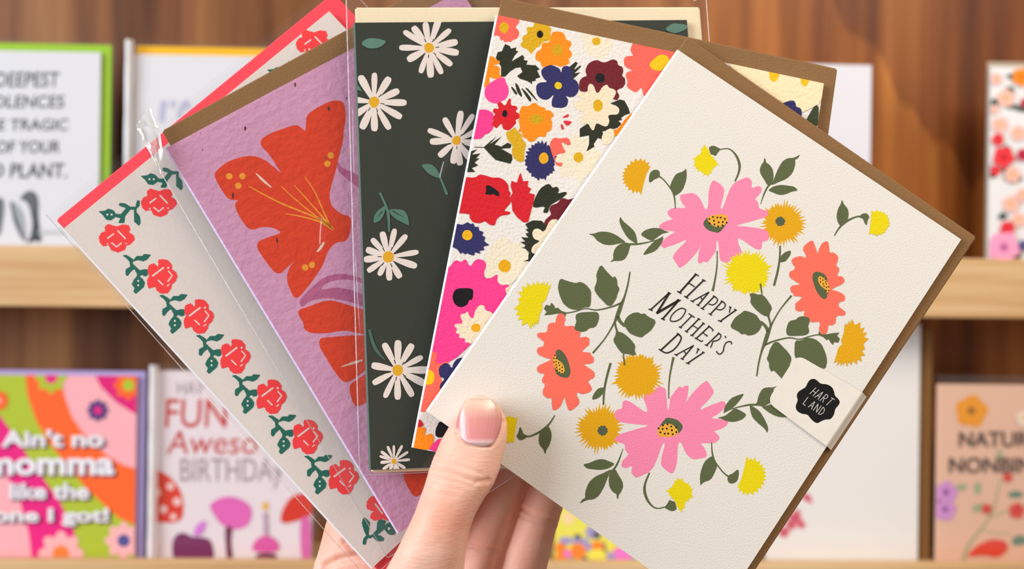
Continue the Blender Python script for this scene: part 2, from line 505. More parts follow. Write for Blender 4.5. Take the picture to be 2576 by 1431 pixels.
for wd, b, s in (("Ain't no", (10, 520, 680, 635), .02), ('momma', (-95, 705, 750, 818), .02), ('like the', (65, 868, 585, 975), .02), ('one I got!', (-45, 1030, 715, 1150), .02)):
    g.text(wd, (b[0] + 14, b[1] + 12, b[2] + 14, b[3] + 12), (96, 40, 84), 0, .035, 'lettering_shadow')
    g.text(wd, b, (236, 236, 242), 0, .035, lab='chunky white lettering')
g.envelope(0.0, 0.0052, 0.003, (172, 160, 214), 'lavender envelope framing the retro striped card')

g = BG(378, 787, 934, B2, YC, 'greeting_card', 'pale birthday card with painted mushrooms and red lettering, lower row beside the striped card', (238, 226, 232))
g.crop(340, 880, 0.3852)
g.text('HAV', (275, 205, 450, 292), (150, 132, 140), 0, .0)
g.text('FUN', (195, 320, 605, 508), (206, 62, 58), 0.06, .005, lab='painted red lettering')
g.text('Aweso', (205, 525, 800, 680), (206, 62, 58), 0.12, .0, lab='painted red lettering')
g.text('BIRTHDAy', (295, 708, 965, 908), (168, 150, 158), 0, .0)
def shp(nm, p, c, par=None, it=2): return g.art(nm, [p], c, it, parent=par)
m_ = shp('printed_mushroom', [(60,790),(150,785),(220,820),(290,900),(320,1000),(305,1130),(110,1125),(60,1100)], (226, 62, 40))
g.art('mushroom_spots', [ell(230,890,26), ell(140,930,30), ell(275,990,28), ell(185,1040,26), ell(105,1060,22), ell(250,1090,22)], (246, 206, 206), 0, parent=m_)
shp('mushroom_stem', [(60,1170),(120,1165),(125,1380),(60,1380)], (240, 160, 226), m_)
m_ = shp('printed_mushroom', [(480,1010),(560,960),(650,955),(740,1000),(770,1060),(740,1150),(640,1180),(560,1140),(510,1070)], (232, 106, 190))
shp('mushroom_stem', [(585,1150),(640,1150),(625,1250),(645,1390),(600,1390),(590,1250)], (118, 48, 82), m_)
m_ = shp('printed_mushroom', [(240,1260),(270,1200),(320,1190),(370,1220),(440,1220),(500,1240),(525,1390),(250,1390)], (124, 46, 98))
shp('mushroom_stem', [(375,1215),(400,1140),(450,1110),(470,1130),(440,1210)], (222, 130, 220), m_)
m_ = shp('printed_mushroom', [(945,1140),(960,1040),(1030,940),(1170,930),(1170,1070),(1080,1110)], (222, 52, 34))
shp('mushroom_stem', [(1075,1090),(1150,1080),(1150,1390),(1085,1390)], (226, 108, 180), m_)
m_ = shp('printed_cupcake', [(750,1320),(790,1230),(860,1205),(930,1240),(952,1320)], (226, 92, 170))
shp('cake_base', [(785,1325),(930,1325),(920,1390),(795,1390)], (120, 40, 80), m_)
shp('candle', [(838,1060),(866,1060),(872,1212),(842,1212)], (196, 160, 190), m_, 0)
g.art('flame', [ell(850, 1018, 18, 30)], (246, 190, 60), 0, parent=m_)
g.sleeve(0.0005, 0.004, 0.004, 'clear sleeve with a bright side fold, on the mushroom birthday card', (0.0005, 0.0055))

g = BG(1397, 1800, 985, B2, YC, 'greeting_card', 'yellow card with orange and pink blooms, low behind the fan beside the fingers', (236, 230, 96))
g.crop(1360, 1100, 0.2313)
for x, y, r, c in ((300,880,70,3),(460,700,120,4),(250,1130,55,2),(300,1120,45,2),(400,1090,45,5),(560,1030,80,2),(610,1060,50,5),(470,1150,60,2),(380,1130,40,2),(700,1190,50,5),(760,1180,60,4),(520,1190,50,2),
                   (405,1235,92,0),(615,1195,74,0),(215,1200,62,0),(230,1310,70,0),(290,1260,45,1),(880,1310,130,1),(610,1310,110,4),(330,1340,40,2),(480,1330,40,5),(760,1290,50,2),(1010,1340,50,2),(1100,1150,110,0),(1250,1280,120,1),(1400,1100,120,4)):
    g.art('printed_flower', [lobes(x, y, r, 6, .18, 0, 5)], [(252,140,56),(240,128,214),(168,160,208),(250,220,170),(238,232,92),(104,104,120)][c], 0)

g = BG(1930, 2312, 812, B2, YC + 0.003, 'greeting_card', 'tall white card with small red blossoms, lower row at right of the fan', (232, 230, 228))
g.crop(1860, 900, 0.371)
for x, y, r in ((455,945,32),(480,970,18),(375,1090,52),(350,1130,40),(420,1130,30),(390,1050,26),(300,1180,40)):
    o = g.art('printed_flower', [lobes(x, y, r, 5, .3, 0, 5)], (222, 116, 134), 0)
    if o: g.art('flower_centre', [ell(x, y, r * .35)], (178, 50, 76), 0, parent=o)
g.envelope(0.0, 0.0095, -0.004, (128, 90, 50), 'brown kraft envelope showing at the side of the tall white blossom card', mat=paper((128, 90, 50), 1400.0, 0.3, 0.85, 'kraft_paper'))

g = BG(2356, 2780, 968, B2, YC, 'greeting_card', 'peach card with dark capitals and wildflowers, lower right corner', (234, 192, 168))
g.crop(2200, 780, 0.4547)
g.art('printed_stem', [stroke([(700,930),(640,1140),(520,1300),(480,1450)], [8,12,18,20]), stroke([(590,1060),(640,1140)], 7, False), stroke([(650,1140),(740,1110),(830,1080)], [9,8,6]), stroke([(600,1225),(760,1240)], [7,6], False)], (170, 172, 128), 0)
for x, y, rx, ry, c in ((480,980,34,20,0),(570,985,20,40,0),(570,1095,32,24,0),(780,1020,44,20,1),(800,1275,44,30,1),(690,800,14,30,0)):
    g.art('printed_leaf', [ell(x, y, rx, ry, 12, .15)], [(164,178,140),(112,142,122)][c])
for x, y, r, c in ((535,560,92,0),(395,1010,66,1),(390,1105,62,1),(355,1060,40,1),(735,925,28,2),(618,1098,30,2),(785,1108,46,2),(825,600,46,3),(835,1410,30,1)):
    o = g.art('printed_flower', [lobes(x, y, r, 5, .18, .4, 6)], [(240,158,44),(214,150,214),(226,84,74),(244,226,206)][c], 0)
    if o: g.art('flower_centre', [ell(x, y - 4, r * .25)], [(166,110,40),(140,80,150),(180,50,50),(236,180,60)][c], 0, parent=o)
g.art('printed_flower', [[(500,1365),(560,1300),(640,1265),(720,1272),(738,1320),(680,1370),(600,1350)]], (230, 74, 58))
g.text('NATUR', (465, 670, 850, 755), (96, 78, 76), 0, .012, lab='dark capital lettering')
g.text('NONBIN', (410, 812, 870, 898), (96, 78, 76), 0, .012, lab='dark capital lettering')
g.sleeve(0.0, 0.004, 0.006, 'clear sleeve round the peach wildflower card')


# ------------------------------------------------------------------ the fan of cards held in the hand
PA, PB = R(7), R(4)
NC = Vector((math.sin(PB) * math.cos(PA), math.sin(PA), math.cos(PA) * math.cos(PB)))   # normal in camera axes (x right, y up, z to viewer)
PN = (rt * NC.x + up * NC.y - fw * NC.z).normalized()
PO = CAM + fw * 0.301

def pxp(x, y, n=0.0):
    """the point at offset n (towards the viewer) from the front card's plane that pixel x, y looks at"""
    d = px_ray(x, y)
    t = ((PO + PN * n - CAM).dot(PN)) / d.dot(PN)
    return CAM + d * t

class Card:
    def __init__(s, TL, TR, BL, n, BR=None):
        s.n = n
        tl, tr, bl = pxp(*TL, n), pxp(*TR, n), pxp(*BL, n)
        U = (tr - tl).normalized(); V = PN.cross(U)
        br = pxp(*BR, n) if BR else bl + (tr - tl)
        base = (bl + br) / 2
        s.M = Matrix((U, V, PN)).transposed().to_4x4(); s.M.translation = base
        s.Mi = s.M.inverted()
        s.rect = [tuple((s.Mi @ p)[:2]) for p in (bl, br, tr, tl)]
        s.T = (0, 0, 1); s.z = 0.00001; s.inset = None
        s.mat = smooth_p
    def root(s, name, label, cat, group):
        s.o = empty(name, s.M)
        tag(s.o, label, cat, group)
        return s.o
    def crop(s, ox, oy, k): s.T = (ox, oy, k)
    def loc(s, p):
        q = s.Mi @ pxp(s.T[0] + p[0] * s.T[2], s.T[1] + p[1] * s.T[2], s.n)
        return (q.x, q.y)
    def stock(s, rgb, gap=0.0006, t=0.00035, mat=None, spine=None):
        """a folded card: front sheet, back sheet and a rounded spine on the left edge"""
        m = mat or s.mat(rgb)
        bl, br, tr, tl = s.rect
        slab('front_sheet', s.rect, -t, 0, m, s.o)
        slab('back_sheet', [bl, (br[0] - .0004, br[1]), (tr[0] - .0004, tr[1]), tl], -2 * t - gap, -t - gap, m, s.o)
        V, Fc = [], []
        R1 = t + gap / 2; n = 10
        for e in (bl, tl):
            for i in range(n + 1):
                a = math.pi / 2 + math.pi * i / n
                V.append((e[0] + R1 * math.cos(a), e[1], -R1 + R1 * math.sin(a)))
        for i in range(n): Fc.append((i, i + n + 1, i + n + 2, i + 1))
        mesh_obj('spine', V, Fc, s.mat(spine) if spine else m, s.o, True)  # a paler spine colour paints in the rim light along the fold
    def pts(s, polys, it=2):
        return [[s.loc(p) for p in (chaikin(pl, it) if it else pl)] for pl in polys]
    def art(s, name, polys, rgb, it=2, parent=None, local=None, label=None, mat=None):
        s.z += 0.000002
        q = local if local is not None else s.pts(polys, it)
        return flat(name, q, s.z, mat or s.mat(rgb), parent or s.o, s.rect, label)

def envelope(TL, TR, BL, n, mat, label, th=0.0011, BR=None):
    c = Card(TL, TR, BL, n, BR)
    o = c.root('envelope', label, 'envelope', 'envelopes in the held fan')
    bl, br, tr, tl = c.rect
    slab('front_sheet', c.rect, -0.00025, 0, mat, o)
    slab('back_sheet', c.rect, -th, -th + 0.0003, mat, o)
    V, Fc = [], []
    k = 6; R1 = th / 2
    cor = c.rect
    for i in range(4):                                   # rounded folded edges
        a, b = cor[i], cor[(i + 1) % 4]
        dx, dy = b[0] - a[0], b[1] - a[1]; d = math.hypot(dx, dy); nx, ny = dy / d, -dx / d
        base = len(V)
        for e in (a, b):
            for j in range(k + 1):
                t = math.pi * j / k
                V.append((e[0] + nx * R1 * math.sin(t), e[1] + ny * R1 * math.sin(t), -R1 + R1 * math.cos(t)))
        for j in range(k): Fc.append((base + j, base + j + 1, base + j + k + 2, base + j + k + 1))
    mesh_obj('edge_fold', V, Fc, mat, o, True)
    return c

def sleeve(TL, TR, BL, nf, nb, label, seams=(), amp=0.0004, sd=1, waves=()):
    c = Card(TL, TR, BL, nf)
    o = c.root('clear_sleeve', label, 'sleeve', 'clear sleeves in the held fan')
    bl, br, tr, tl = c.rect
    rn = random.Random(sd)
    ph = [rn.uniform(0, 6.28) for _ in range(6)]
    nx, ny = 60, 40
    V, Fc = [], []
    for j in range(ny + 1):
        t = j / ny
        for i in range(nx + 1):
            a = i / nx
            x = (bl[0] + (br[0] - bl[0]) * a) * (1 - t) + (tl[0] + (tr[0] - tl[0]) * a) * t
            y = (bl[1] + (br[1] - bl[1]) * a) * (1 - t) + (tl[1] + (tr[1] - tl[1]) * a) * t
            z = 0.5 * amp * (math.sin(23 * a + 2 * t + ph[0]) + 0.6 * math.sin(41 * a - 3 * t + ph[1]) + 0.7 * math.sin(5 * a + 6 * t + ph[2]))
            for (wa, ww, wh, t0, t1) in waves:
                if t0 < t < t1: z += wh * math.exp(-((a - wa) / ww) ** 2) * math.sin(math.pi * (t - t0) / (t1 - t0))
            ed = min(a, 1 - a, t, 1 - t)
            z = z * min(1, ed * 12) - 0.0012 * max(0, 1 - ed * 25)
            V.append((x, y, z))
    for j in range(ny):
        for i in range(nx):
            q = j * (nx + 1) + i
            Fc.append((q, q + 1, q + nx + 2, q + nx + 1))
    mesh_obj('front_film', V, Fc, plastic('clear_film', 0.035, 0.07), o, True)
    q = c.rect
    mesh_obj('back_film', [(x, y, nb - nf) for x, y in q], [(0, 1, 2, 3)], plastic('clear_film', 0.035, 0.07), o)
    # welded side seams: thin rounded beads that catch the light
    for a, b, zz in ((bl, tl, -.0012), (br, tr, -.0012), (bl, br, -.0012)):
        bead(c, 'side_seam', [a, b], 0.00016, zz, o)
    return c

def bead(c, name, pts, r, z, parent, mat=None, k=6):
    V, Fc = [], []
    n = len(pts)
    for i, p in enumerate(pts):
        a = pts[max(i - 1, 0)]; b = pts[min(i + 1, n - 1)]
        dx, dy = b[0] - a[0], b[1] - a[1]; d = math.hypot(dx, dy) or 1
        nx, ny = -dy / d, dx / d
        for j in range(k):
            t = 2 * math.pi * j / k
            V.append((p[0] + nx * r * math.cos(t), p[1] + ny * r * math.cos(t), z + r * math.sin(t)))
    for i in range(n - 1):
        for j in range(k):
            Fc.append((i * k + j, i * k + (j + 1) % k, (i + 1) * k + (j + 1) % k, (i + 1) * k + j))
    return mesh_obj(name, V, Fc, mat or plastic('seam_plastic', 0.22, 0.15, (1, 1, 1), 0.10), parent, True)
def crease(c, p0, p1, w, h, parent):
    """a raised fold in the film: a long narrow blister between two pixels of the sleeve"""
    c.T = (0, 0, 1)
    a, b = Vector(c.loc(p0)), Vector(c.loc(p1))
    d = b - a; nrm_ = Vector((-d.y, d.x)).normalized()
    V, Fc = [], []
    m, n = 24, 12
    for j in range(m + 1):
        t = j / m; wd = w * math.sin(math.pi * (0.04 + 0.92 * t)) ** 0.6
        for i in range(n + 1):
            s_ = -1 + 2 * i / n
            q = a + d * t + nrm_ * (wd * s_ / 2)
            V.append((q.x, q.y, 0.0003 + h * math.sin(math.pi * t) ** 0.7 * math.cos(s_ * math.pi / 2)))
    for j in range(m):
        for i in range(n):
            q = j * (n + 1) + i
            Fc.append((q, q + 1, q + n + 2, q + n + 1))
    return mesh_obj('film_crease', V, Fc, plastic('clear_film', 0.035, 0.07), parent, True)

GRP = 'greeting cards in the held fan'
# ---------------------------------------------------------------- front card: HAPPY MOTHER'S DAY
GREEN, PINK, CORAL, MUST, YEL = (92, 101, 66), (246, 138, 174), (255, 112, 92), (226, 166, 14), (232, 212, 8)
c5 = Card((1708, 127), (2418, 602), (1076, 1036), 0.0, (1802, 1551))
c5.mat = cotton
c5.root('greeting_card', 'cream-white textured card reading Happy Mother\'s Day, front of the held fan', 'card', GRP)
c5.stock((230, 225, 217), spine=(244, 244, 246))
C1 = (1460, 340, 0.32137); C2 = (1280, 660, 0.27956); C3 = (1780, 460, 0.34951)
c5.T = C1
pc = c5.loc((1060, 690))
c5.T = (1440, 880, 0.2935)
pc2 = c5.loc((835, 665))
MID = ((pc[0] + pc2[0]) / 2, (pc[1] + pc2[1]) / 2)
def both(name, crop, layers, alt=None, shift=(0, 0)):
    """print a motif and its half-turn twin; layers = [(partname, polys, colour, smoothing)]; alt = colours of the twin"""
    z0 = c5.z
    for twin in (0, 1):
        root = None; c5.z = z0
        for i, (pn, polys, rgb, k) in enumerate(layers):
            c5.T = crop
            q = c5.pts(polys, k)
            if twin:
                sx, sy = 0.0, 0.0
                if shift != (0, 0):
                    c5.T = (1742, 820, 1.0); p0 = c5.loc((0, 0)); p1 = c5.loc(shift); sx, sy = p1[0] - p0[0], p1[1] - p0[1]
                q = [[(2 * MID[0] - x + sx, 2 * MID[1] - y + sy) for x, y in p] for p in q]
                if alt: rgb = alt[i]
            o = c5.art(pn, None, rgb, 0, root, q)
            if root is None: root = o
def dots(pts, r, n=8): return [ell(x, y, r, r, n) for x, y in pts]

must_c = burst(1583, 692, 190, 188, 42, .72, 5, .10)
both('d', C1, [('printed_dandelion', [must_c], MUST, 0), ('flower_centre', [burst(1565, 675, 44, 42, 9, .78, 3)], (84, 94, 70), 1)])
pink = [(985,585),(1000,555),(1003,440),(1020,380),(1040,348),(1085,375),(1128,415),(1120,480),(1100,550),(1098,580),
 (1110,575),(1130,530),(1150,470),(1180,400),(1215,365),(1260,345),(1310,325),(1345,360),(1340,400),(1345,415),(1390,395),(1420,410),(1418,445),(1390,475),(1365,500),(1390,520),(1395,550),(1400,575),(1475,595),(1470,625),(1440,645),(1390,660),(1320,680),(1225,705),
 (1225,710),(1300,715),(1400,728),(1460,745),(1480,785),(1470,825),(1420,835),(1422,875),(1405,900),(1360,885),(1310,850),(1260,815),(1232,805),(1235,840),(1250,880),(1268,920),(1230,955),(1200,962),(1185,965),(1165,990),(1140,1000),(1100,985),(1090,965),(1085,900),(1080,840),(1070,815),
 (1065,850),(1060,915),(1040,935),(1020,965),(990,1000),(965,985),(945,1005),(918,1000),(920,960),(930,900),(950,850),(935,880),(910,920),(870,965),(820,1015),(775,1042),(755,1010),(725,965),(725,940),(770,885),(820,840),(830,815),
 (790,835),(730,860),(690,870),(655,887),(628,862),(640,830),(690,785),(750,755),(700,750),(660,745),(613,730),(620,705),(650,680),(720,658),(725,655),(700,640),(676,605),(710,572),(760,568),(830,570),(800,540),(778,490),(785,465),(830,458),(880,450),(920,475),(950,520),(970,570)]
both('p', C1, [('printed_flower', [pink], PINK, 1),
 ('flower_centre', [[(995,640),(962,680),(965,710),(1000,745),(1040,758),(1085,765),(1110,740),(1140,700),(1150,660),(1080,630)]], (88, 98, 66), 1),
 ('flower_disc', [[(992,648),(1020,628),(1080,618),(1145,622),(1154,650),(1150,685),(1120,710),(1080,722),(1040,712),(1005,680)]], (236, 170, 58), 1),
 ('disc_dots', dots([(1010,655),(1038,640),(1072,645),(1098,645),(1131,655),(1045,670),(1012,690),(1050,698),(1083,682),(1115,680),(1145,685),(1078,714),(1112,706)], 8), (26, 38, 20), 0)])
both('y', C1, [('printed_dandelion', [burst(1308, 1080, 206, 196, 42, .74, 9, .10)], YEL, 0)], [MUST])
both('h', C1, [('printed_dandelion', [spiky((450, 320), [(550,240),(540,208),(508,185),(475,178),(430,180),(393,200),(362,230),(340,258),(328,292),(322,318),(325,348),(330,378),(350,405),(372,432),(410,460),(440,455),(475,468)], .82, [(495,380),(515,310)])], MUST, 0)], [YEL])
both('t', C1, [('printed_dandelion', [spiky((980, 205), [(970,68),(990,85),(1008,112),(1020,150),(1045,170),(1065,200),(1090,232),(1060,250),(1040,270),(1025,300),(1000,325),(985,318),(965,320),(945,290),(915,285),(900,260),(880,238),(890,215),(878,180),(905,165),(915,150),(940,140),(945,100),(968,70)], .86)], YEL, 0)])
both('s', C1, [('printed_stem', [stroke([(1080,110),(1095,112),(1150,105),(1190,125),(1225,170),(1245,230),(1240,290),(1210,362)], [12,9,9,12,18,20,16,12])], GREEN, 0),
 ('sepal', [[(1005,92),(1040,80),(1075,95),(1100,112),(1080,130),(1060,165),(1040,155),(1020,150),(1010,120)]], GREEN, 1)])
both('s', C1, [('printed_stem', [stroke([(600,320),(615,322),(650,348),(690,395),(722,440),(738,500),(743,575)], [14,13,10,10,14,11,7])], GREEN, 0),
 ('bud', [[(540,372),(535,345),(545,290),(580,268),(615,275),(625,310),(610,335),(580,345),(555,368)]], GREEN, 1),
 ('printed_leaf', [[(700,400),(720,350),(750,300),(805,285),(828,258),(832,300),(830,350),(800,435),(740,478),(725,460),(708,430)]], GREEN, 1)])
both('s', C1, [('printed_stem', [stroke([(1505,375),(1470,400),(1440,455),(1410,540)], [10,14,12,4])], GREEN, 0),
 ('printed_leaf', [[(1440,172),(1452,195),(1450,212),(1480,230),(1505,265),(1512,310),(1510,355),(1490,390),(1465,395),(1440,350),(1410,305),(1403,265),(1420,225),(1435,210)]], GREEN, 1),
 ('printed_leaf', [[(1722,150),(1700,185),(1680,190),(1683,230),(1660,300),(1610,345),(1555,365),(1515,385),(1495,392),(1520,330),(1545,265),(1580,205),(1620,180),(1660,178),(1685,170)]], GREEN, 1),
 ('printed_leaf', [[(1705,433),(1660,440),(1600,465),(1555,468),(1510,450),(1466,432),(1510,400),(1570,388),(1630,395),(1675,402)]], GREEN, 1)])
both('s', C1, [('printed_stem', [stroke([(1070,905),(1070,1000),(1062,1080),(1050,1150),(1035,1220)], [8,10,12,14,20])], GREEN, 0)])
both('s', C1, [('printed_stem', [stroke([(1563,865),(1560,960),(1545,1060),(1515,1178)], [12,15,17,18])], GREEN, 0),
 ('printed_leaf', [[(1553,992),(1570,945),(1600,915),(1648,900),(1645,935),(1610,985),(1580,995)]], GREEN, 1)])
both('s', C1, [('printed_stem', [stroke([(390,852),(450,852),(540,835),(600,818),(650,792)], [16,14,9,6,4])], GREEN, 0),
 ('printed_leaf', [[(60,770),(100,772),(150,755),(215,755),(280,780),(340,825),(355,838),(310,845),(240,862),(180,855),(130,825),(105,790)]], GREEN, 1),
 ('printed_leaf', [[(313,635),(330,670),(380,710),(425,755),(440,800),(447,852),(420,840),(370,805),(330,740),(303,675)]], GREEN, 1),
 ('printed_leaf', [[(470,778),(500,745),(560,725),(620,728),(670,752),(700,758),(640,770),(600,800),(560,830),(510,805)]], GREEN, 1),
 ('printed_leaf', [[(485,940),(520,890),(570,835),(620,810),(652,795),(635,850),(590,905),(540,925)]], GREEN, 1),
 ('printed_leaf', [[(228,995),(260,968),(255,935),(270,885),(310,850),(350,838),(400,850),(385,880),(375,925),(345,975),(300,985),(265,982)]], GREEN, 1)])
# big side branches
both('b', C2, [('printed_stem', [stroke([(1090,85),(1070,200),(1040,310),(1008,390),(980,470),(940,560),(860,690),(755,815)], [12,14,18,34,36,16,12,18]),
   stroke([(470,440),(515,455),(600,440),(690,415),(790,428),(920,400),(1010,365)], [14,11,10,10,12,14,18]),
   stroke([(980,480),(1000,530),(1045,575)], [26,28,22]), stroke([(955,540),(962,580),(975,625)], [14,16,18])], GREEN, 0),
 ('sepal', [[(315,415),(335,380),(370,390),(382,362),(405,385),(420,415),(440,405),(470,435),(515,450),(510,490),(490,460),(440,460),(380,470),(318,475),(340,445)]], GREEN, 0),
 ('printed_leaf', [[(460,142),(520,165),(605,188),(640,172),(690,195),(740,255),(740,320),(735,385),(720,405),(690,402),(650,415),(625,430),(550,420),(490,370),(478,345),(455,290),(440,220)]], GREEN, 1),
 ('printed_leaf', [[(828,15),(870,70),(935,140),(955,122),(975,160),(975,205),(998,238),(975,290),(970,320),(925,392),(885,388),(860,360),(800,300),(765,240),(795,165),(785,105)]], GREEN, 1),
 ('printed_leaf', [[(605,465),(650,448),(720,445),(800,445),(815,490),(795,560),(770,585),(720,592),(700,615),(655,627),(592,612),(595,565),(610,530),(600,500)]], GREEN, 1),
 ('printed_leaf', [[(1030,550),(1060,490),(1110,455),(1165,448),(1190,465),(1225,458),(1240,480),(1330,525),(1290,600),(1250,635),(1225,650),(1195,677),(1140,662),(1090,640),(1060,600)]], GREEN, 1),
 ('printed_leaf', [[(965,615),(1030,635),(1095,690),(1140,750),(1130,790),(1145,830),(1105,838),(1085,825),(1020,820),(985,780),(935,700),(960,655)]], GREEN, 1)])
both('s', C2, [('printed_stem', [stroke([(1030,815),(1035,870),(1042,925)], [10, 12, 14])], GREEN, 0)])
both('h', C2, [('printed_dandelion', [spiky((235, 370), [(380,195),(355,170),(320,168),(300,172),(260,165),(220,178),(165,183),(120,210),(85,262),(85,322),(45,418),(60,475),(80,520),(115,570),(195,600),(225,590),(250,565),(265,560)], .80, [(275,480),(305,400),(295,370),(330,340)])], YEL, 0)], [MUST])
coral = [(420,545),(430,480),(455,458),(490,460),(512,515),(495,545),(505,578),(545,570),(590,570),(592,610),(650,625),(632,680),(690,665),(727,685),(720,720),(725,740),(690,765),(650,805),(735,810),(740,838),(762,850),(765,895),(735,912),(665,915),(720,950),(770,985),(772,1035),(725,1055),(712,1080),(735,1105),(750,1145),(720,1170),(660,1187),(608,1165),(610,1200),(635,1240),(630,1280),(545,1345),(520,1280),(497,1195),(490,1240),(455,1310),(400,1335),(388,1290),(385,1215),(350,1225),(305,1190),(305,1150),(330,1095),(300,1080),(298,1050),(325,1000),(265,995),(248,950),(280,920),(340,895),(385,870),(330,860),(265,830),(250,790),(262,765),(312,755),(320,715),(285,690),(252,662),(262,630),(345,632),(350,560),(385,540)]
both('c', C2, [('printed_flower', [coral], CORAL, 1),
 ('flower_centre', [[(418,800),(445,780),(480,795),(525,860),(555,960),(555,1005),(530,1040),(480,1035),(430,1010),(410,960),(430,880)]], (88, 98, 66), 1),
 ('flower_disc', [[(400,850),(415,828),(432,870),(480,905),(500,945),(503,975),(490,997),(450,993),(425,960),(405,920),(395,880)]], (236, 170, 58), 1),
 ('disc_dots', dots([(413,838),(405,862),(428,864),(405,897),(425,893),(448,903),(425,923),(455,925),(430,945),(458,960),(480,943),(435,970),(455,988),(480,975)], 7), (26, 38, 20), 0)])
both('r', C3, [('printed_dandelion', [spiky((1235, 290), [(1180,200),(1215,195),(1240,200),(1270,210),(1295,230),(1305,255),(1312,285),(1310,310),(1290,335),(1275,360),(1250,375),(1215,385),(1190,375),(1160,370)], .87, [(1172,300)])], YEL, 0)], None, (22, -2))
both('s', C3, [('printed_stem', [stroke([(912,380),(950,320),(1010,270),(1075,242),(1105,245)], [6,12,14,10,14])], GREEN, 0),
 ('printed_leaf', [[(965,118),(980,155),(1008,185),(1015,230),(1005,275),(960,318),(935,280),(927,235),(940,180),(960,150)]], GREEN, 1),
 ('bud', [[(1088,242),(1115,220),(1145,218),(1165,245),(1150,270),(1145,308),(1130,290),(1120,260)]], GREEN, 1)], None, (22, -2))

# lettering, one child per word with its letters' strokes
c5.T = (1580, 640, 0.20964)
INK = (40, 33, 33)
def word(name, strokes):
    q = []
    for s in strokes:
        w = s[0]
        q += [[c5.loc(p) for p in rb] for rb in ribbon(s[1:], w * 1.45, len(s) > 3, 4)]
    return c5.art(name, None, INK, 0, None, q, 'thin black hand-lettered capitals')
word('lettering', [(15,(815,235),(615,460)),(13,(905,310),(695,515)),(9,(725,340),(800,390)),(9,(800,228),(847,260)),(10,(588,440),(640,470)),(9,(888,298),(930,322)),(10,(673,498),(722,528)),
 (9,(972,450),(765,562)),(11,(970,450),(840,608)),(8,(868,508),(892,545)),(9,(748,550),(788,573)),(9,(820,598),(857,620)),
 (11,(1035,500),(890,648)),(9,(870,638),(912,663)),(9,(1018,494),(1058,520),(1072,550),(1050,585),(1010,605),(965,592)),
 (11,(1130,560),(985,718)),(9,(965,706),(1007,730)),(9,(1113,554),(1153,580),(1165,615),(1140,650),(1100,665),(1060,652)),
 (9,(1225,630),(1215,697)),(11,(1290,668),(1105,800)),(9,(1078,788),(1125,810)),(8,(1213,622),(1240,641)),(9,(1272,653),(1302,672))])
word('lettering', [(12,(490,462),(270,662)),(10,(246,652),(294,675)),(10,(475,453),(512,470)),(17,(492,468),(342,708)),(20,(342,705),(612,548)),(14,(610,548),(415,772)),(10,(394,765),(442,787)),(10,(585,540),(632,552)),
 (9,(660,648),(690,665),(675,710),(630,770),(570,800),(520,800),(505,775),(530,720),(590,665),(640,645),(665,649)),
 (9,(725,708),(798,757)),(10,(765,735),(625,877)),(9,(608,865),(642,884)),
 (11,(850,770),(700,922)),(11,(905,825),(765,972)),(8,(775,850),(832,887)),(8,(833,763),(867,783)),(8,(888,815),(922,837)),(9,(681,914),(717,936)),(9,(746,964),(784,980)),
 (11,(978,858),(815,1008)),(9,(962,853),(1022,906)),(8,(895,935),(942,976)),(9,(798,998),(883,1046)),(7,(1024,903),(1008,922)),(7,(945,962),(948,987)),(7,(880,1048),(897,1028)),
 (11,(1090,945),(940,1088)),(9,(920,1080),(957,1098)),(9,(1078,938),(1110,965),(1105,1000),(1070,1030),(1018,1040)),(9,(1020,1038),(990,1118)),
 (9,(1162,975),(1172,1002)),(9,(1240,1078),(1235,1050),(1205,1045),(1170,1065),(1150,1110),(1140,1160),(1105,1195),(1075,1185),(1058,1158))])
word('lettering', [(13,(600,955),(390,1150)),(9,(585,943),(618,963)),(11,(600,955),(635,990),(625,1040),(570,1120),(510,1165),(450,1180),(385,1145)),(9,(368,1134),(402,1152)),
 (9,(787,1090),(570,1207)),(11,(785,1090),(650,1252)),(8,(670,1155),(695,1197)),(9,(556,1194),(592,1216)),(9,(630,1244),(667,1262)),
 (9,(842,1132),(820,1187)),(11,(905,1175),(715,1302)),(8,(828,1123),(857,1146)),(8,(888,1164),(917,1181)),(9,(691,1297),(737,1314))])

# its envelope and the label that wraps over both
ENV5 = envelope((1730, 97), (2452, 597), (1092, 1030), -0.0017, kraft(), 'brown kraft envelope behind the Happy Mother\'s Day card', BR=(1826, 1538))

lb = Card((1708, 127), (2418, 602), (1076, 1036), 0.00025, (1802, 1551))
lo = lb.root('sticker_label', 'off-white translucent label with a black scalloped badge, folded over the front card\'s right edge', 'label', None)
lb.T = (1880, 860, 0.19565)
a = lb.loc((250, 770)); b = lb.loc((640, 160)); d = lb.loc((1470, 642)); e = lb.loc((1010, 1332))
frosted = paper((236, 229, 218), 300.0, 0.05, 0.28, 'frosted_label', 0.5)
def rounded(poly, idx, r):
    out = []
    n = len(poly)
    for i, p in enumerate(poly):
        if i not in idx: out.append(p); continue
        pa, pb = Vector(poly[i - 1]), Vector(poly[(i + 1) % n]); pv = Vector(p)
        u = (pa - pv).normalized() * r; v = (pb - pv).normalized() * r
        for k in range(7):
            t = k / 6
            out.append(tuple((pv + u) * (1 - t) ** 2 + pv * 2 * t * (1 - t) + (pv + v) * t * t))
    return out
slab('label_face', rounded([e, d, b, a], (2, 3), 0.0030)[::1], 0, 0.00012, frosted, lo)
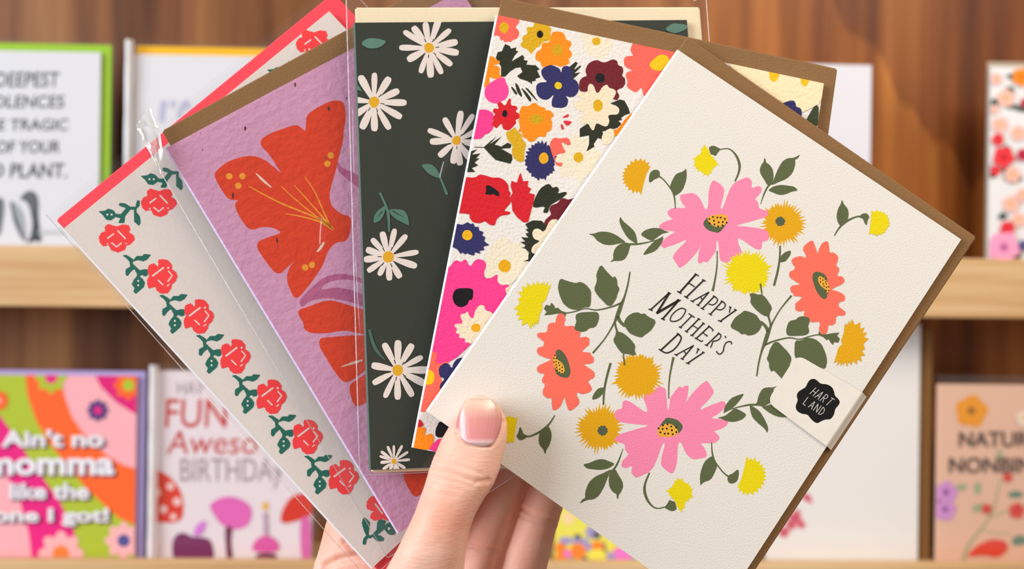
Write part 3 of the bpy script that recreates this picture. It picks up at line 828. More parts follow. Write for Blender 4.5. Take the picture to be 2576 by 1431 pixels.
# the part that bends down over the kraft edge and round the back
V, Fc = [], []
prof = []
f1 = lb.loc((1565, 716)); ov = (f1[0] - d[0])
for i in range(17):
    t = i / 16
    if t < .5:
        s_ = t / .5
        prof.append((ov * (1 - 0.12) * s_, 0.00012 - 0.0016 * (s_ ** 2) * (3 - 2 * s_)))
    else:
        an = (t - .5) / .5 * math.pi
        prof.append((ov * .88 + ov * .12 * math.sin(an), -0.0016 - 0.0008 + 0.0008 * math.cos(an)))
prof.append((0.0, -0.0033))
for k in range(len(prof)):
    V.append((d[0] + prof[k][0], d[1], prof[k][1])); V.append((e[0] + prof[k][0], e[1], prof[k][1]))
for k in range(len(prof) - 1): Fc.append((2 * k, 2 * k + 1, 2 * k + 3, 2 * k + 2))
mesh_obj('label_fold', V, Fc, frosted, lo, True, 'curved end bent round the card edge')
badge = [(850,470),(890,490),(940,540),(1010,540),(1085,575),(1115,640),(1120,690),(1170,735),(1190,775),(1165,820),(1125,860),(1115,930),(1070,995),(1010,995),(960,1010),(900,1048),(850,1025),(800,970),(770,930),(700,925),(645,895),(618,850),(625,800),(650,750),(630,690),(650,640),(700,610),(750,580),(770,530),(800,485)]
bq = [lb.loc(p) for p in chaikin(badge, 2, .25)]
bo = flat('badge', [bq], 0.00016, paper((14, 12, 13), 300.0, 0.03, 0.22, 'gloss_black', 0.5), lo, None, 'black scalloped badge')
def affine_word(letters, o, bv, uv, n):
    """thin capitals: o = baseline start, bv = whole baseline vector, uv = height vector (crop pixels)"""
    G = {'H': [[(0,0),(0,1)],[(.7,0),(.7,1)],[(0,.5),(.7,.5)]], 'A': [[(0,0),(.4,1),(.75,0)],[(.15,.35),(.62,.35)]],
         'R': [[(0,0),(0,1),(.5,.95),(.6,.75),(.5,.55),(0,.5)],[(.25,.5),(.65,0)]], 'T': [[(.35,0),(.35,1)],[(-.05,1),(.8,1)]],
         'L': [[(0,1),(0,0),(.6,0)]], 'N': [[(0,0),(0,1),(.7,0),(.7,1)]], 'D': [[(0,0),(0,1),(.45,.85),(.65,.5),(.45,.12),(0,0)]]}
    out = []
    for i, ch in enumerate(letters):
        for ln in G[ch]:
            P = []
            for (x, y) in ln:
                t = (i + x * .86) / n
                P.append((o[0] + bv[0] * t + uv[0] * y, o[1] + bv[1] * t + uv[1] * y))
            for k in range(len(P) - 1):
                out.append([lb.loc(p) for p in stroke([P[k], P[k + 1]], 7.5, False)])
    return out
ink_w = paper((222, 216, 208), 300.0, 0.03, 0.4, 'white_ink')
flat('lettering', affine_word('HART', (797, 670), (262, 172), (84, -84), 4), 0.00019, ink_w, bo, None, 'thin white capitals')
flat('lettering', affine_word('LAND', (712, 796), (262, 172), (66, -88), 4), 0.00019, ink_w, bo, None, 'thin white capitals')

# ---------------------------------------------------------------- second card: bright mixed flowers
c4 = Card((1252, 38), (2072, 210), (1040, 1126), -0.0034)
c4.mat = felt
c4.root('greeting_card', 'white card covered in bright mixed cut-paper flowers, behind the front card', 'card', GRP)
c4.stock((232, 226, 219), spine=(244, 240, 246))
F1 = (1180, 0, 0.3354); F2 = (1020, 420, 0.36335); F3 = (1700, 60, 0.27947); D3 = (880, 780, 0.30738)
COR, ORG, HOT, RED, NAVY, MAR, DKG, MST, CRM, BLK = (255, 102, 88), (255, 140, 22), (248, 62, 142), (214, 30, 42), (48, 46, 98), (112, 30, 40), (44, 47, 33), (220, 170, 22), (238, 222, 192), (24, 22, 26)
BEI = (236, 225, 200)
def f4(crop, name, poly, rgb, centre=None, crgb=None, it=1):
    c4.T = crop
    o = c4.art(name, [poly], rgb, it)
    if centre and o:
        c4.art('flower_centre', [centre], crgb, 1, o)
    return o
f4(F1,'printed_flower',[(820,270),(900,235),(1000,255),(1060,280),(1085,350),(1040,400),(1010,440),(960,430),(900,420),(850,370),(870,330)],BEI,ell(955,310,32,32,12,.08),MST,2)
f4(F1,'printed_flower',lobes(815,1180,185,8,.30,.3,6),BEI,ell(820,1180,38,40,12,.06),MST,0)
f4(F1,'printed_flower',[(225,105),(375,140),(378,170),(345,205),(370,225),(378,255),(360,290),(330,300),(310,318),(290,310),(268,322),(255,295),(240,310),(225,265),(150,275),(150,90)],COR,ell(262,208,37,40,12,.1),MST)
f4(F1,'printed_flower',[(490,120),(600,130),(600,200),(620,215),(610,250),(615,300),(575,310),(545,320),(530,350),(500,360),(465,410),(445,375),(390,350),(385,330),(405,310),(395,275),(440,255),(430,210),(445,200),(485,205)],(216,168,24),ell(532,258,25,28,12,.06),BLK)
f4(F1,'printed_flower',[(620,240),(660,235),(700,240),(720,265),(725,295),(770,315),(765,345),(745,365),(775,400),(765,430),(745,440),(755,470),(730,490),(700,495),(690,505),(660,490),(600,490),(580,500),(545,505),(540,470),(495,445),(500,395),(545,365),(545,320),(605,320)],ORG,ell(663,375,40,42,14,.08),(206,160,22))
f4(F1,'printed_leaf',[(270,330),(305,345),(315,365),(355,355),(350,380),(370,385),(340,420),(320,460),(345,445),(400,412),(415,430),(410,450),(440,455),(430,485),(500,490),(530,520),(510,530),(535,580),(500,590),(500,605),(470,612),(475,632),(440,610),(380,590),(360,570),(400,540),(385,505),(350,510),(310,535),(270,575),(240,575),(240,500),(200,435),(215,390),(245,385)],DKG,None,None,0)
f4(F1,'printed_flower',[(100,420),(165,420),(190,430),(205,450),(235,460),(225,480),(175,490),(215,495),(235,515),(225,545),(250,590),(200,595),(150,575),(155,620),(140,650),(80,660)],ORG)
f4(F1,'printed_flower',[(190,600),(240,580),(265,580),(280,630),(295,650),(298,700),(275,745),(240,760),(210,780),(150,765),(115,720),(120,650)],(250,72,150))
for p in ([(312,652),(325,650),(365,700),(350,715)],[(342,615),(370,640),(400,720),(390,728),(360,690)],[(385,650),(430,690),(468,740),(462,770),(430,730)],[(412,650),(450,670),(525,770),(480,730)]):
    f4(F1,'printed_leaf',p,DKG)
f4(F1,'printed_leaf',[(740,510),(760,495),(800,462),(815,475),(785,525),(835,490),(840,500),(790,550),(835,542),(800,575),(760,610)],DKG,None,None,0)
f4(F1,'printed_flower',[(605,485),(640,495),(680,515),(690,550),(700,500),(740,492),(775,520),(780,560),(770,590),(800,598),(825,640),(820,690),(790,725),(750,730),(722,715),(745,750),(735,795),(700,810),(655,808),(620,800),(620,750),(640,705),(590,750),(545,745),(510,715),(500,650),(520,620),(590,615),(560,590),(540,550),(545,515)],NAVY,ell(668,642,28,27,12,.06),(232,196,24))
f4(F1,'printed_flower',[(965,450),(1005,470),(1040,462),(1075,443),(1110,455),(1118,490),(1150,500),(1158,535),(1145,570),(1170,585),(1172,630),(1150,660),(1130,665),(1105,680),(1130,720),(1110,755),(1075,740),(960,720),(880,690),(825,685),(825,610),(850,580),(885,570),(870,530),(890,480),(930,455)],MAR,ell(982,585,36,38,14,.04),BLK)
f4(F1,'printed_leaf',[(1130,745),(1165,755),(1195,810),(1207,850),(1165,865),(1140,885),(1148,900),(1120,905),(1142,930),(1110,960),(1030,980),(1000,985),(1015,1050),(965,1035),(935,1080),(940,1100),(880,1135),(900,1080),(900,1015),(830,1028),(830,965),(895,922),(1060,860),(1050,780)],DKG,None,None,0)
f4(F1,'printed_flower',[(905,625),(935,640),(950,690),(970,700),(1000,650),(1035,632),(1050,660),(1085,668),(1105,690),(1085,735),(1050,775),(1110,795),(1130,825),(1115,860),(1060,860),(1040,870),(1055,910),(1035,950),(1005,945),(965,925),(950,930),(935,980),(915,970),(895,925),(840,935),(835,880),(870,845),(820,830),(780,790),(790,750),(870,755),(810,720),(830,690),(890,690),(890,650)],CRM,ell(966,792,38,46,14,.05),MST)
f4(F1,'printed_flower',[(1240,300),(1640,400),(1560,700),(1310,735),(1295,650),(1260,690),(1235,690),(1180,650),(1190,610),(1170,560),(1195,535),(1230,530),(1165,500),(1160,440),(1180,420),(1235,420),(1210,385),(1215,350)],COR,[(1350,490),(1365,460),(1430,408),(1480,415),(1505,450),(1490,490),(1440,535),(1380,525)],(232,192,20))
f4(F1,'printed_flower',[(300,735),(315,745),(310,790),(355,795),(365,815),(345,835),(385,860),(380,885),(345,900),(355,920),(330,950),(300,980),(255,970),(245,920),(205,965),(190,950),(165,940),(185,900),(170,880),(200,860),(175,835),(190,810),(225,820),(210,775),(235,760),(270,800)],RED,ell(268,853,20,28,12,.08),BLK)
f4(F1,'printed_flower',[(100,820),(140,825),(175,845),(185,870),(170,935),(185,960),(150,1000),(115,1010),(95,1040),(20,1045),(20,830)],HOT)
f4(F1,'printed_leaf',[(345,950),(360,985),(395,1005),(400,1050),(430,1075),(410,1150),(415,1210),(380,1220),(330,1180),(320,1130),(330,1090),(290,1050),(275,990),(310,980)],(216,168,24))
f4(F1,'printed_flower',[(490,765),(530,800),(565,805),(575,830),(605,825),(640,865),(610,890),(625,925),(615,980),(580,990),(575,1030),(520,1020),(490,1060),(450,1065),(435,1040),(405,1030),(395,985),(365,990),(385,950),(370,910),(380,880),(375,850),(395,790),(440,800)],ORG,ell(505,893,50,38,14,.1),(206,160,22))
for p in ([(690,885),(748,850),(745,880)],[(700,905),(745,905),(775,915),(735,950)],[(685,935),(700,930),(714,970),(695,975)]):
    f4(F1,'printed_mark',p,(220,48,64))
f4(F1,'printed_leaf',[(40,1100),(110,1103),(160,1060),(210,1020),(150,1085),(245,1022),(190,1085),(215,1090),(240,1100),(290,1070),(318,1085),(310,1110),(240,1115),(320,1160),(325,1195),(310,1228),(260,1215),(200,1200),(150,1150),(112,1108),(40,1106)],DKG,None,None,0)
f4(F1,'printed_leaf',[(-40,1150),(60,1120),(20,1160),(85,1150),(50,1190),(80,1185),(40,1220),(68,1240),(20,1260),(45,1290),(-40,1290)],DKG,None,None,0)
f4(F1,'printed_flower',burst(535,1205,125,155,26,.84,4,.08),NAVY,ell(560,1187,36,43,14,.05),(232,168,28),0)
f4(F1,'printed_flower',[(640,1030),(680,1040),(745,1030),(765,1085),(740,1090),(690,1060),(700,1100),(728,1145),(660,1155),(640,1180),(650,1220),(705,1220),(690,1250),(655,1240),(630,1180),(605,1100),(610,1060)],COR)
f4(F1,'printed_flower',[(1010,990),(1060,960),(1085,975),(1090,1030),(1060,1080),(1010,1090),(990,1040)],CRM,None,None,2)
f4(F1,'printed_flower',[(1085,965),(1110,975),(1180,880),(1230,840),(1230,1000),(1090,1035)],ORG)
# lower part
f4(F2,'printed_flower',[(570,600),(540,660),(560,700),(540,730),(555,770),(590,770),(640,735),(635,795),(665,820),(720,820),(790,760),(850,690),(850,590),(820,560),(770,520),(740,535),(700,490),(640,500),(600,540)],BEI,ell(688,685,45,46,10,.06),(230,166,20))
f4(F2,'printed_flower',[(340,70),(425,70),(480,75),(515,50),(560,60),(600,75),(650,72),(690,95),(712,125),(715,165),(730,180),(718,210),(735,240),(705,275),(680,305),(728,310),(720,330),(660,335),(628,365),(620,405),(585,402),(548,372),(520,390),(470,385),(445,355),(445,322),(300,320)],RED,[(555,130),(580,125),(640,165),(652,185),(645,205),(620,195),(605,185),(595,195),(560,190),(550,185),(560,165)],BLK)
f4(F2,'printed_flower',[(795,38),(815,100),(850,95),(845,135),(870,150),(855,180),(895,190),(885,250),(870,300),(850,380),(820,385),(775,350),(740,300),(735,240),(722,210),(742,180),(728,130),(735,95),(770,110)],RED,None,None,0)
f4(F2,'printed_leaf',[(930,150),(985,115),(1005,125),(1015,145),(1050,135),(1065,160),(1050,185),(1110,170),(1118,185),(1085,215),(1060,230),(1000,265),(985,320),(950,315),(970,270),(880,285),(890,230)],DKG)
f4(F2,'printed_flower',[(1075,220),(1100,215),(1130,230),(1240,180),(1200,330),(1040,370),(1000,365),(985,415),(955,410),(965,370),(990,345),(1010,330),(995,290),(1010,265),(1055,250)],MAR)
f4(F2,'printed_leaf',[(830,395),(880,370),(940,372),(990,420),(1010,470),(990,560),(920,600),(870,650),(810,655),(850,640),(855,590),(830,565),(797,560),(825,555),(830,540),(795,520),(830,515),(800,485),(850,490),(830,460),(855,455),(830,430),(850,430)],DKG,None,None,0)
f4(F2,'printed_flower',[(875,460),(890,430),(920,425),(960,455),(1000,365),(1060,360),(1010,520),(960,560),(900,605),(868,590),(880,545),(935,512),(890,500)],CRM)
f4(F2,'printed_flower',[(300,400),(365,395),(395,400),(430,382),(450,395),(470,390),(480,415),(505,415),(510,440),(540,450),(530,475),(552,485),(545,515),(580,540),(540,550),(545,575),(510,580),(520,600),(480,590),(475,613),(440,605),(430,595),(415,605),(390,590),(385,605),(360,570),(330,555),(280,560)],NAVY,ell(428,472,36,36,12,.05),(235,178,22),0)
f4(F2,'printed_flower',[(200,720),(300,700),(345,640),(385,660),(415,632),(445,695),(490,635),(545,645),(562,680),(545,720),(545,770),(590,772),(640,740),(635,795),(665,820),(720,810),(700,880),(640,980),(560,1100),(440,1240),(330,1340),(205,1375),(225,1275),(60,1300)],HOT,[(355,840),(440,838),(472,850),(465,920),(440,920),(430,955),(380,975),(340,950),(325,910),(330,870)],(20,16,20))
f4(F2,'printed_flower',[(690,840),(720,825),(760,830),(740,880),(700,885)],CRM)
f4(F2,'printed_flower',[(510,955),(545,958),(550,990),(605,1010),(640,1060),(560,1150),(460,1230),(440,1215),(410,1215),(415,1185),(370,1185),(375,1155),(345,1150),(360,1120),(335,1100),(350,1085),(400,1085),(375,1020),(415,1015),(430,995),(445,1040),(470,1050),(480,1000)],CRM,ell(487,1113,33,31,12,.05),(232,168,20))
f4(D3,'printed_flower',[(560,345),(725,338),(695,445),(835,412),(740,480),(740,560),(790,640),(690,740),(672,745),(660,752),(640,820),(610,832),(575,830),(480,880)],(255,106,86),[(620,490),(650,488),(680,500),(697,545),(680,600),(640,614),(560,600)],(245,196,12))
f4(D3,'printed_flower',[(725,470),(775,430),(810,440),(835,480),(850,430),(880,395),(960,380),(900,600),(740,655),(735,610),(780,560),(735,545)],NAVY)
f4(D3,'printed_flower',[(500,880),(570,888),(605,935),(590,955),(500,960)],RED)
f4(D3,'printed_flower',[(500,965),(590,955),(625,965),(610,1030),(665,1005),(690,1040),(680,1090),(650,1145),(500,1140)],ORG)
f4(D3,'printed_leaf',[(735,900),(830,930),(790,1040),(705,1042),(698,985)],BLK)
f4(D3,'printed_flower',[(660,1110),(740,1040),(850,1080),(820,1180),(648,1148)],HOT)
f4(F3,'printed_flower',[(430,300),(1330,430),(1330,700),(1100,820),(900,700),(600,520)],(246,226,184))  # cream patch: warm light on bare paper, painted in as a shape
f4(F3,'flower_centre_mark',[(838,400),(935,400),(932,465),(910,510),(878,527),(840,500)],(240,190,30))
f4(F3,'flower_centre_mark',[(1118,450),(1203,460),(1198,512),(1185,550),(1158,570),(1125,540)],(240,190,30))
f4(F3,'printed_flower',[(940,725),(1010,695),(1060,688),(1080,720),(1080,745),(1125,760),(1135,800),(1125,860),(1000,850)],NAVY)
f4(F3,'printed_leaf',[(1150,920),(1180,850),(1240,745),(1270,730),(1288,760),(1275,950)],(58,66,42))
envelope((1265, -3), (2103, 175), (1056, 1116), -0.0052, kraft(), 'brown kraft envelope behind the bright mixed-flower card')

# ---------------------------------------------------------------- third card: white daisies on dark green
c3 = Card((893, 57), (1728, 50), (933, 1182), -0.0086)
c3.mat = satin
c3.root('greeting_card', 'dark green card scattered with white daisies, in the middle of the fan', 'card', GRP)
c3.stock((48, 53, 43), spine=(90, 112, 104))
D1 = (860, 0, 0.34942); D2 = (860, 400, 0.29361); D0 = (1500, 0, 0.4177)
PET, TEAL = (236, 222, 214), (92, 132, 116)
def daisy(crop, c, tips, w, rc, seedn):
    c3.T = crop
    rn = random.Random(seedn)
    polys = []
    for t in tips:
        dx, dy = t[0] - c[0], t[1] - c[1]; L = math.hypot(dx, dy); ux, uy = dx / L, dy / L
        ww = w * .82 * rn.uniform(.85, 1.12)
        prof = [(rc * .7, .26), (L * .45, .42), (L * .72, .54), (L * .92, .48), (L * .99, .30)]
        P = [(c[0] + ux * r - uy * k * ww, c[1] + uy * r + ux * k * ww) for r, k in prof]
        P.append((c[0] + ux * L + uy * ww * rn.uniform(-.15, .15), c[1] + uy * L))
        P += [(c[0] + ux * r + uy * k * ww, c[1] + uy * r - ux * k * ww) for r, k in prof[::-1]]
        polys.append(P)
    o = None
    root = c3.art('printed_daisy', [ell(c[0], c[1], rc * 1.15, rc * 1.15, 12, .1)], PET, 1)
    for P in polys:
        c3.T = crop
        c3.art('petal', [P], PET, 1, root)
    # little dark brush slits near the centre
    sl = []
    for k in range(5):
        t = tips[(k * 2 + seedn) % len(tips)]; t2 = tips[(k * 2 + 1 + seedn) % len(tips)]
        dx, dy = t[0] * .65 + t2[0] * .35 - c[0], t[1] * .65 + t2[1] * .35 - c[1]; L = math.hypot(dx, dy)
        sl.append(stroke([(c[0] + dx / L * rc * 1.25, c[1] + dy / L * rc * 1.25), (c[0] + dx / L * rc * 2.0, c[1] + dy / L * rc * 2.0)], rc * .17, False))
    c3.art('brush_slit', sl, (48, 56, 44), 0, root)
    c3.art('flower_centre', [ell(c[0], c[1], rc, rc * 1.08, 10, .12, seedn)], (228, 170, 22), 1, root)
daisy(D1, (628,345), [(445,225),(510,190),(600,160),(705,120),(782,212),(834,300),(843,382),(792,470),(720,532),(640,560),(565,527),(472,434),(412,343)], 56, 37, 1)
daisy(D1, (232,735), [(130,545),(235,523),(345,555),(412,650),(467,740),(432,848),(345,932),(235,946),(142,930),(90,832),(70,715)], 58, 38, 2)
daisy(D1, (825,1012), [(618,935),(735,848),(858,798),(948,822),(1010,925),(985,1040),(930,1150),(852,1192),(800,1180),(697,1128),(633,1020)], 56, 32, 3)
daisy(D2, (398,840), [(455,597),(555,650),(658,795),(643,920),(503,1020),(408,1042),(318,998),(218,965),(188,862),(206,772),(255,682),(345,622)], 64, 46, 4)
daisy(D3, (390,490), [(278,270),(395,245),(515,275),(597,380),(660,490),(625,608),(517,708),(392,734),(285,717),(186,602),(176,450)], 66, 44, 5)
daisy(D3, (362,1235), [(255,1155),(308,1112),(360,1105),(430,1105),(478,1158),(494,1222),(455,1295),(400,1305),(370,1310),(330,1305),(270,1305),(250,1247),(244,1193)], 30, 22, 6)
c3.T = D1
c3.art('printed_leaf', [[(133,315),(185,275),(270,280),(327,300),(270,347),(190,352)]], TEAL, 1)
c3.art('printed_leaf', [[(100,600),(125,625),(148,662),(120,650),(100,640)]], TEAL, 1)
c3.art('printed_leaf', [[(570,1190),(600,1180),(640,1182),(680,1210),(712,1270),(690,1285),(620,1250),(590,1215)]], (84, 122, 104), 1)
c3.art('printed_stem', [stroke([(700,1262),(725,1320),(757,1402)], [12,16,20])], (84, 122, 104), 0)
c3.T = D2
o = c3.art('printed_stem', [stroke([(325,290),(372,390),(398,480),(405,625)], [20,20,24,14])], (80, 122, 106), 0)
c3.art('printed_leaf', [[(378,395),(310,440),(275,490),(270,555),(330,530),(365,470)]], (80, 122, 106), 1, o)
c3.art('printed_leaf', [[(400,430),(520,432),(560,470),(582,572),(540,555),(470,520),(420,480)]], (80, 122, 106), 1, o)
c3.art('leaf_vein', [stroke([(350,450),(305,495)], [12, 4]), stroke([(435,445),(530,500)], [12, 4])], (48, 56, 46), 0, o)
c3.T = D3
c3.art('printed_stem', [stroke([(160,160),(190,270),(230,345),(290,407)], [22,26,24,6])], (70, 104, 92), 0)
c3.T = D0
c3.art('printed_leaf', [[(412,175),(460,140),(500,145),(546,150),(546,175),(480,205),(430,190)]], (90, 128, 112), 1)
envelope((897, 22), (1757, 21), (938, 1185), -0.0104, smooth_p((244, 226, 192)), 'cream envelope behind the dark green daisy card')
s3 = sleeve((869, -42), (1776, -47), (904, 1196), -0.0072, -0.0124, 'clear plastic sleeve round the dark green daisy card', sd=3,
       waves=((.075, .012, .0009, .0, .75), (.27, .02, .0007, .5, .78)))

crease(s3, (889, 270), (893, 440), 0.0016, 0.0006, s3.o)
crease(s3, (1130, 372), (1108, 452), 0.0020, 0.0006, s3.o)
crease(s3, (896, 640), (908, 850), 0.0014, 0.0005, s3.o)

# ---------------------------------------------------------------- fourth card: lavender seed paper with a red flower
c2 = Card((418, 372), (1160, -24), (1003, 1340), -0.0148)
c2.mat = seed
c2.root('greeting_card', 'lavender pink seed-paper card with a big orange-red flower, second from the left of the fan', 'card', GRP)
c2.stock((202, 146, 178), spine=(226, 206, 244))
L1 = (400, 180, 0.43333); L2 = (700, 720, 0.22368)
RO, MAU, GOL = (212, 60, 28), (176, 92, 132), (228, 150, 40)
c2.T = L1
bl_ = c2.art('printed_flower', [[(865,245),(925,205),(1000,168),(1060,168),(1080,200),(1085,280),(1070,350),(1070,400),(1045,490),(1020,600),(1000,660),(988,720),(1000,780),(1060,830),(1115,840),(1115,920),(1090,985),(1030,990),(985,1030),(950,1130),(880,1230),(810,1315),(780,1310),(750,1240),(740,1190),(760,1130),(795,1095),(740,1140),(710,1170),(680,1172),(640,1130),(570,1030),(570,990),(620,965),(720,935),(660,905),(600,900),(545,920),(515,910),(470,850),(435,770),(465,745),(405,745),(365,690),(320,610),(330,575),(400,520),(500,490),(560,490),(620,515),(680,565),(715,595),(690,560),(640,480),(590,430),(590,395),(640,360),(780,310),(810,312),(835,335),(850,348),(855,270)]], RO, 2)
c2.art('stamen_line', [stroke([(1012,917),(940,860),(700,760),(520,665)], [16,10,9,5]), stroke([(1012,917),(930,870),(820,840),(735,825)], [14,9,7,4]), stroke([(1000,905),(900,830),(790,740),(710,665)], [12,8,6,4]), stroke([(1000,905),(920,810),(840,720),(785,660)], [12,8,6,4]), stroke([(990,890),(945,790),(900,690),(845,610)], [10,8,6,4])], GOL, 0, bl_)
c2.art('pollen_spot', dots([(408,607),(485,607),(460,662),(997,487),(978,535),(848,1137),(888,1122)], 19, 12), GOL, 0, bl_)
c2.art('pale_stroke', [stroke([(562,590),(605,632),(652,672)], [5,14,6]), stroke([(918,1046),(940,1020),(958,990)], [8,16,10])], (222, 200, 184), 0, bl_)
for x, y, r in ((430,720,16),(985,215,14),(790,75,14),(252,455,6),(685,980,14),(500,328,14),(240,357,5),(690,1015,8),(962,497,8),(1088,155,9)):
    c2.T = L1
    c2.art('seed_fleck', [ell(x, y, r * .45, r, 9, .3)], (86, 40, 42) if r > 13 else (110, 66, 84), 0)
c2.T = L1
c2.art('printed_leaf', [[(1035,515),(1060,560),(1140,590),(1200,640),(1200,700),(1130,655),(1075,610),(1035,570)]], MAU, 1)
c2.art('printed_leaf', [[(810,1330),(880,1260),(960,1190),(1060,1170),(1150,1190),(1260,1230),(1260,1270),(1150,1215),(1060,1202),(970,1225),(930,1270),(1030,1250),(1130,1270),(1260,1330),(1260,1400),(1130,1340),(980,1310),(870,1330),(830,1372)]], MAU, 1)
c2.T = L2
c2.art('printed_flower', [[(215,270),(350,225),(450,185),(560,158),(660,170),(860,235),(1000,270),(1100,300),(1100,560),(860,520),(760,492),(560,525),(440,530),(350,520),(290,480),(285,415),(240,340)]], RO, 1)
c2.art('printed_flower', [[(460,600),(500,578),(700,562),(860,550),(1200,560),(1200,900),(990,930),(860,1040),(770,1080),(720,1070),(620,940),(500,740),(465,680)]], RO, 1)
c2.art('printed_flower', [[(800,1120),(830,1085),(990,980),(1200,900),(1200,1280),(1000,1300),(890,1355),(850,1330),(810,1220)]], RO, 1)
c2.art('pale_stroke', [stroke([(712,905),(830,865),(945,832)], [8,26,24])], (214, 186, 168), 0)
c2.T = (0, 0, 1)
c2.art('printed_flower', [[(1013,1186),(1020,1215),(1042,1252),(1064,1240),(1110,1222),(1170,1160),(1100,1120)]], RO, 1)
envelope((412, 330), (1180, -90), (992, 1292), -0.0166, paper((134, 100, 64), 1400.0, 0.35, 0.85, 'kraft_paper'), 'brown kraft envelope behind the lavender seed-paper card')
s2 = sleeve((384, 402), (1226, -78), (975, 1405), -0.0135, -0.0184, 'clear crinkled plastic sleeve round the lavender card', sd=5)
crease(s2, (812, 545), (808, 625), 0.0022, 0.0007, s2.o)
# crumpled flap of film standing up at its corner
fl = []
n = 6
top = [(341, 316), (350, 304), (360, 292), (370, 281), (381, 271)]
bot = [(400, 425), (402, 432), (404, 440), (406, 446), (408, 450)]
V, Fc = [], []
for j in range(9):
    t = j / 8
    for i in range(5):
        x = top[i][0] * (1 - t) + bot[i][0] * t + 14 * math.sin(math.pi * t) * (i / 4 - .1)
        y = top[i][1] * (1 - t) + bot[i][1] * t
        q = s2.Mi @ pxp(x, y, -0.0125 + 0.0012 * math.sin(i * 2.3 + j * 1.1))
        V.append(tuple(q))
for j in range(8):
    for i in range(4):
        a_ = j * 5 + i
        Fc.append((a_, a_ + 1, a_ + 6, a_ + 5))
mesh_obj('crumpled_flap', V, Fc, plastic('crinkled_film', 0.25, 0.12, (1, 1, 1), 0.42), s2.o, True, 'crinkled strip of film at the corner')

# ---------------------------------------------------------------- fifth card: cross-stitch roses
c1 = Card((160, 575), (828, 28), (937, 1428), -0.0204)
c1.root('greeting_card', 'white card bordered with red cross-stitch style roses, leftmost of the fan', 'card', GRP)
c1.mat = smooth_p
c1.stock((226, 215, 208), spine=(242, 242, 248))
R1_ = (140, 480, 0.33535); ROSE, LEAF, PAP = (252, 60, 64), (20, 102, 86), (226, 215, 208)
def stitch(p, step=11.0, amp=4.0, base=1.5):
    """turn an outline into a scalloped stitch edge"""
    ar = sum(p[i][0] * p[(i + 1) % len(p)][1] - p[(i + 1) % len(p)][0] * p[i][1] for i in range(len(p)))
    sg = 1 if ar > 0 else -1
    out = []; n = len(p); acc = 0
    for i in range(n):
        a, b = p[i], p[(i + 1) % n]
        L = math.hypot(b[0] - a[0], b[1] - a[1]); k = max(1, round(L / step))
        nx, ny = sg * (b[1] - a[1]) / L, -sg * (b[0] - a[0]) / L
        for j in range(k):
            t = j / k; s_ = base + (amp if acc % 2 else 0)
            out.append((a[0] + (b[0] - a[0]) * t + nx * s_, a[1] + (b[1] - a[1]) * t + ny * s_)); acc += 1
    return out
ra = dict(
 rose=[(325,350),(345,315),(375,305),(370,270),(395,250),(430,262),(460,270),(500,255),(545,258),(560,290),(545,310),(585,335),(592,365),(560,400),(530,410),(520,440),(470,460),(420,445),(400,405),(360,415),(335,390)],
 lines=[stroke([(388,357),(437,321)],11,False),stroke([(465,298),(525,360)],11,False),stroke([(418,388),(458,420),(495,390)],11,False),ell(390,398,6),ell(528,395,6)],
 leaf=[[(325,155),(370,150),(395,135),(430,145),(455,175),(490,175),(530,130),(520,125),(475,110),(480,92),(520,95),(560,120),(600,120),(612,70),(630,75),(630,110),(605,135),(605,160),(630,190),(637,240),(625,260),(590,230),(590,190),(588,140),(560,140),(520,190),(515,240),(470,240),(490,205),(450,195),(415,220),(380,215),(355,180)]],
 eyes=[(388,178),(420,178)])
rb = dict(
 rose=[(770,520),(800,515),(840,522),(870,555),(870,590),(900,610),(912,640),(895,680),(870,700),(865,730),(840,765),(790,768),(760,745),(750,715),(700,730),(690,700),(690,665),(705,640),(692,600),(700,560),(735,545),(765,570),(775,555)],
 lines=[stroke([(725,640),(812,574)],13,False),ell(845,577,8),stroke([(845,600),(875,635),(840,682)],11,False),stroke([(768,668),(806,706)],10,False),stroke([(835,715),(855,700)],8,False)],
 leaf=[[(505,485),(530,482),(560,500),(585,518),(610,490),(650,490),(665,475),(712,480),(690,510),(660,527),(620,517),(582,527),(575,545),(600,570),(632,598),(660,590),(690,590),(690,632),(670,640),(640,625),(630,645),(650,660),(668,690),(660,720),(602,770),(585,755),(595,730),(573,700),(590,665),(612,640),(612,622),(590,582),(562,606),(540,637),(527,628),(527,590),(545,578),(562,570),(556,530),(530,502)]],
 eyes=[(620,675),(620,708)])
def rose(m, off):
    c1.T = (R1_[0] + off[0], R1_[1] + off[1], R1_[2])
    o = c1.art('printed_rose', [stitch(m['rose'], 9.0, 5.0, 0.5)], ROSE, 0)
    if o is None: return
    c1.art('paper_gap', m['lines'], PAP, 0, o)
def sprig(m, off):
    c1.T = (R1_[0] + off[0], R1_[1] + off[1], R1_[2])
    o = c1.art('printed_leaf', [stitch(p, 8, 4.2, 0.0) for p in m['leaf']], LEAF, 0)
    if o is None: return
    c1.art('paper_gap', dots(m['eyes'], 8, 10), PAP, 0, o)
for k in range(6):
    d_ = (106 * k, -89 * k) if k < 5 else (496, -488)
    if k < 5: sprig(ra, d_)
    rose(ra, d_)
for k in range(6):
    d_ = (92.2 * k - (k > 2) * 1.5 * (k - 2), 100.6 * k + (k > 2) * .6 * (k - 2))
    sprig(rb, d_); rose(rb, d_)
c1.T = (780, 1180, 0.17544)
o = c1.art('printed_rose', [chaikin(stitch([(815,540),(820,470),(860,410),(910,390),(1000,400),(1060,470),(1250,560),(1200,700),(1110,730),(1040,700),(1000,720),(920,730),(870,700),(870,660),(910,600),(830,570)], 26, 8, 4), 1)], ROSE, 0)
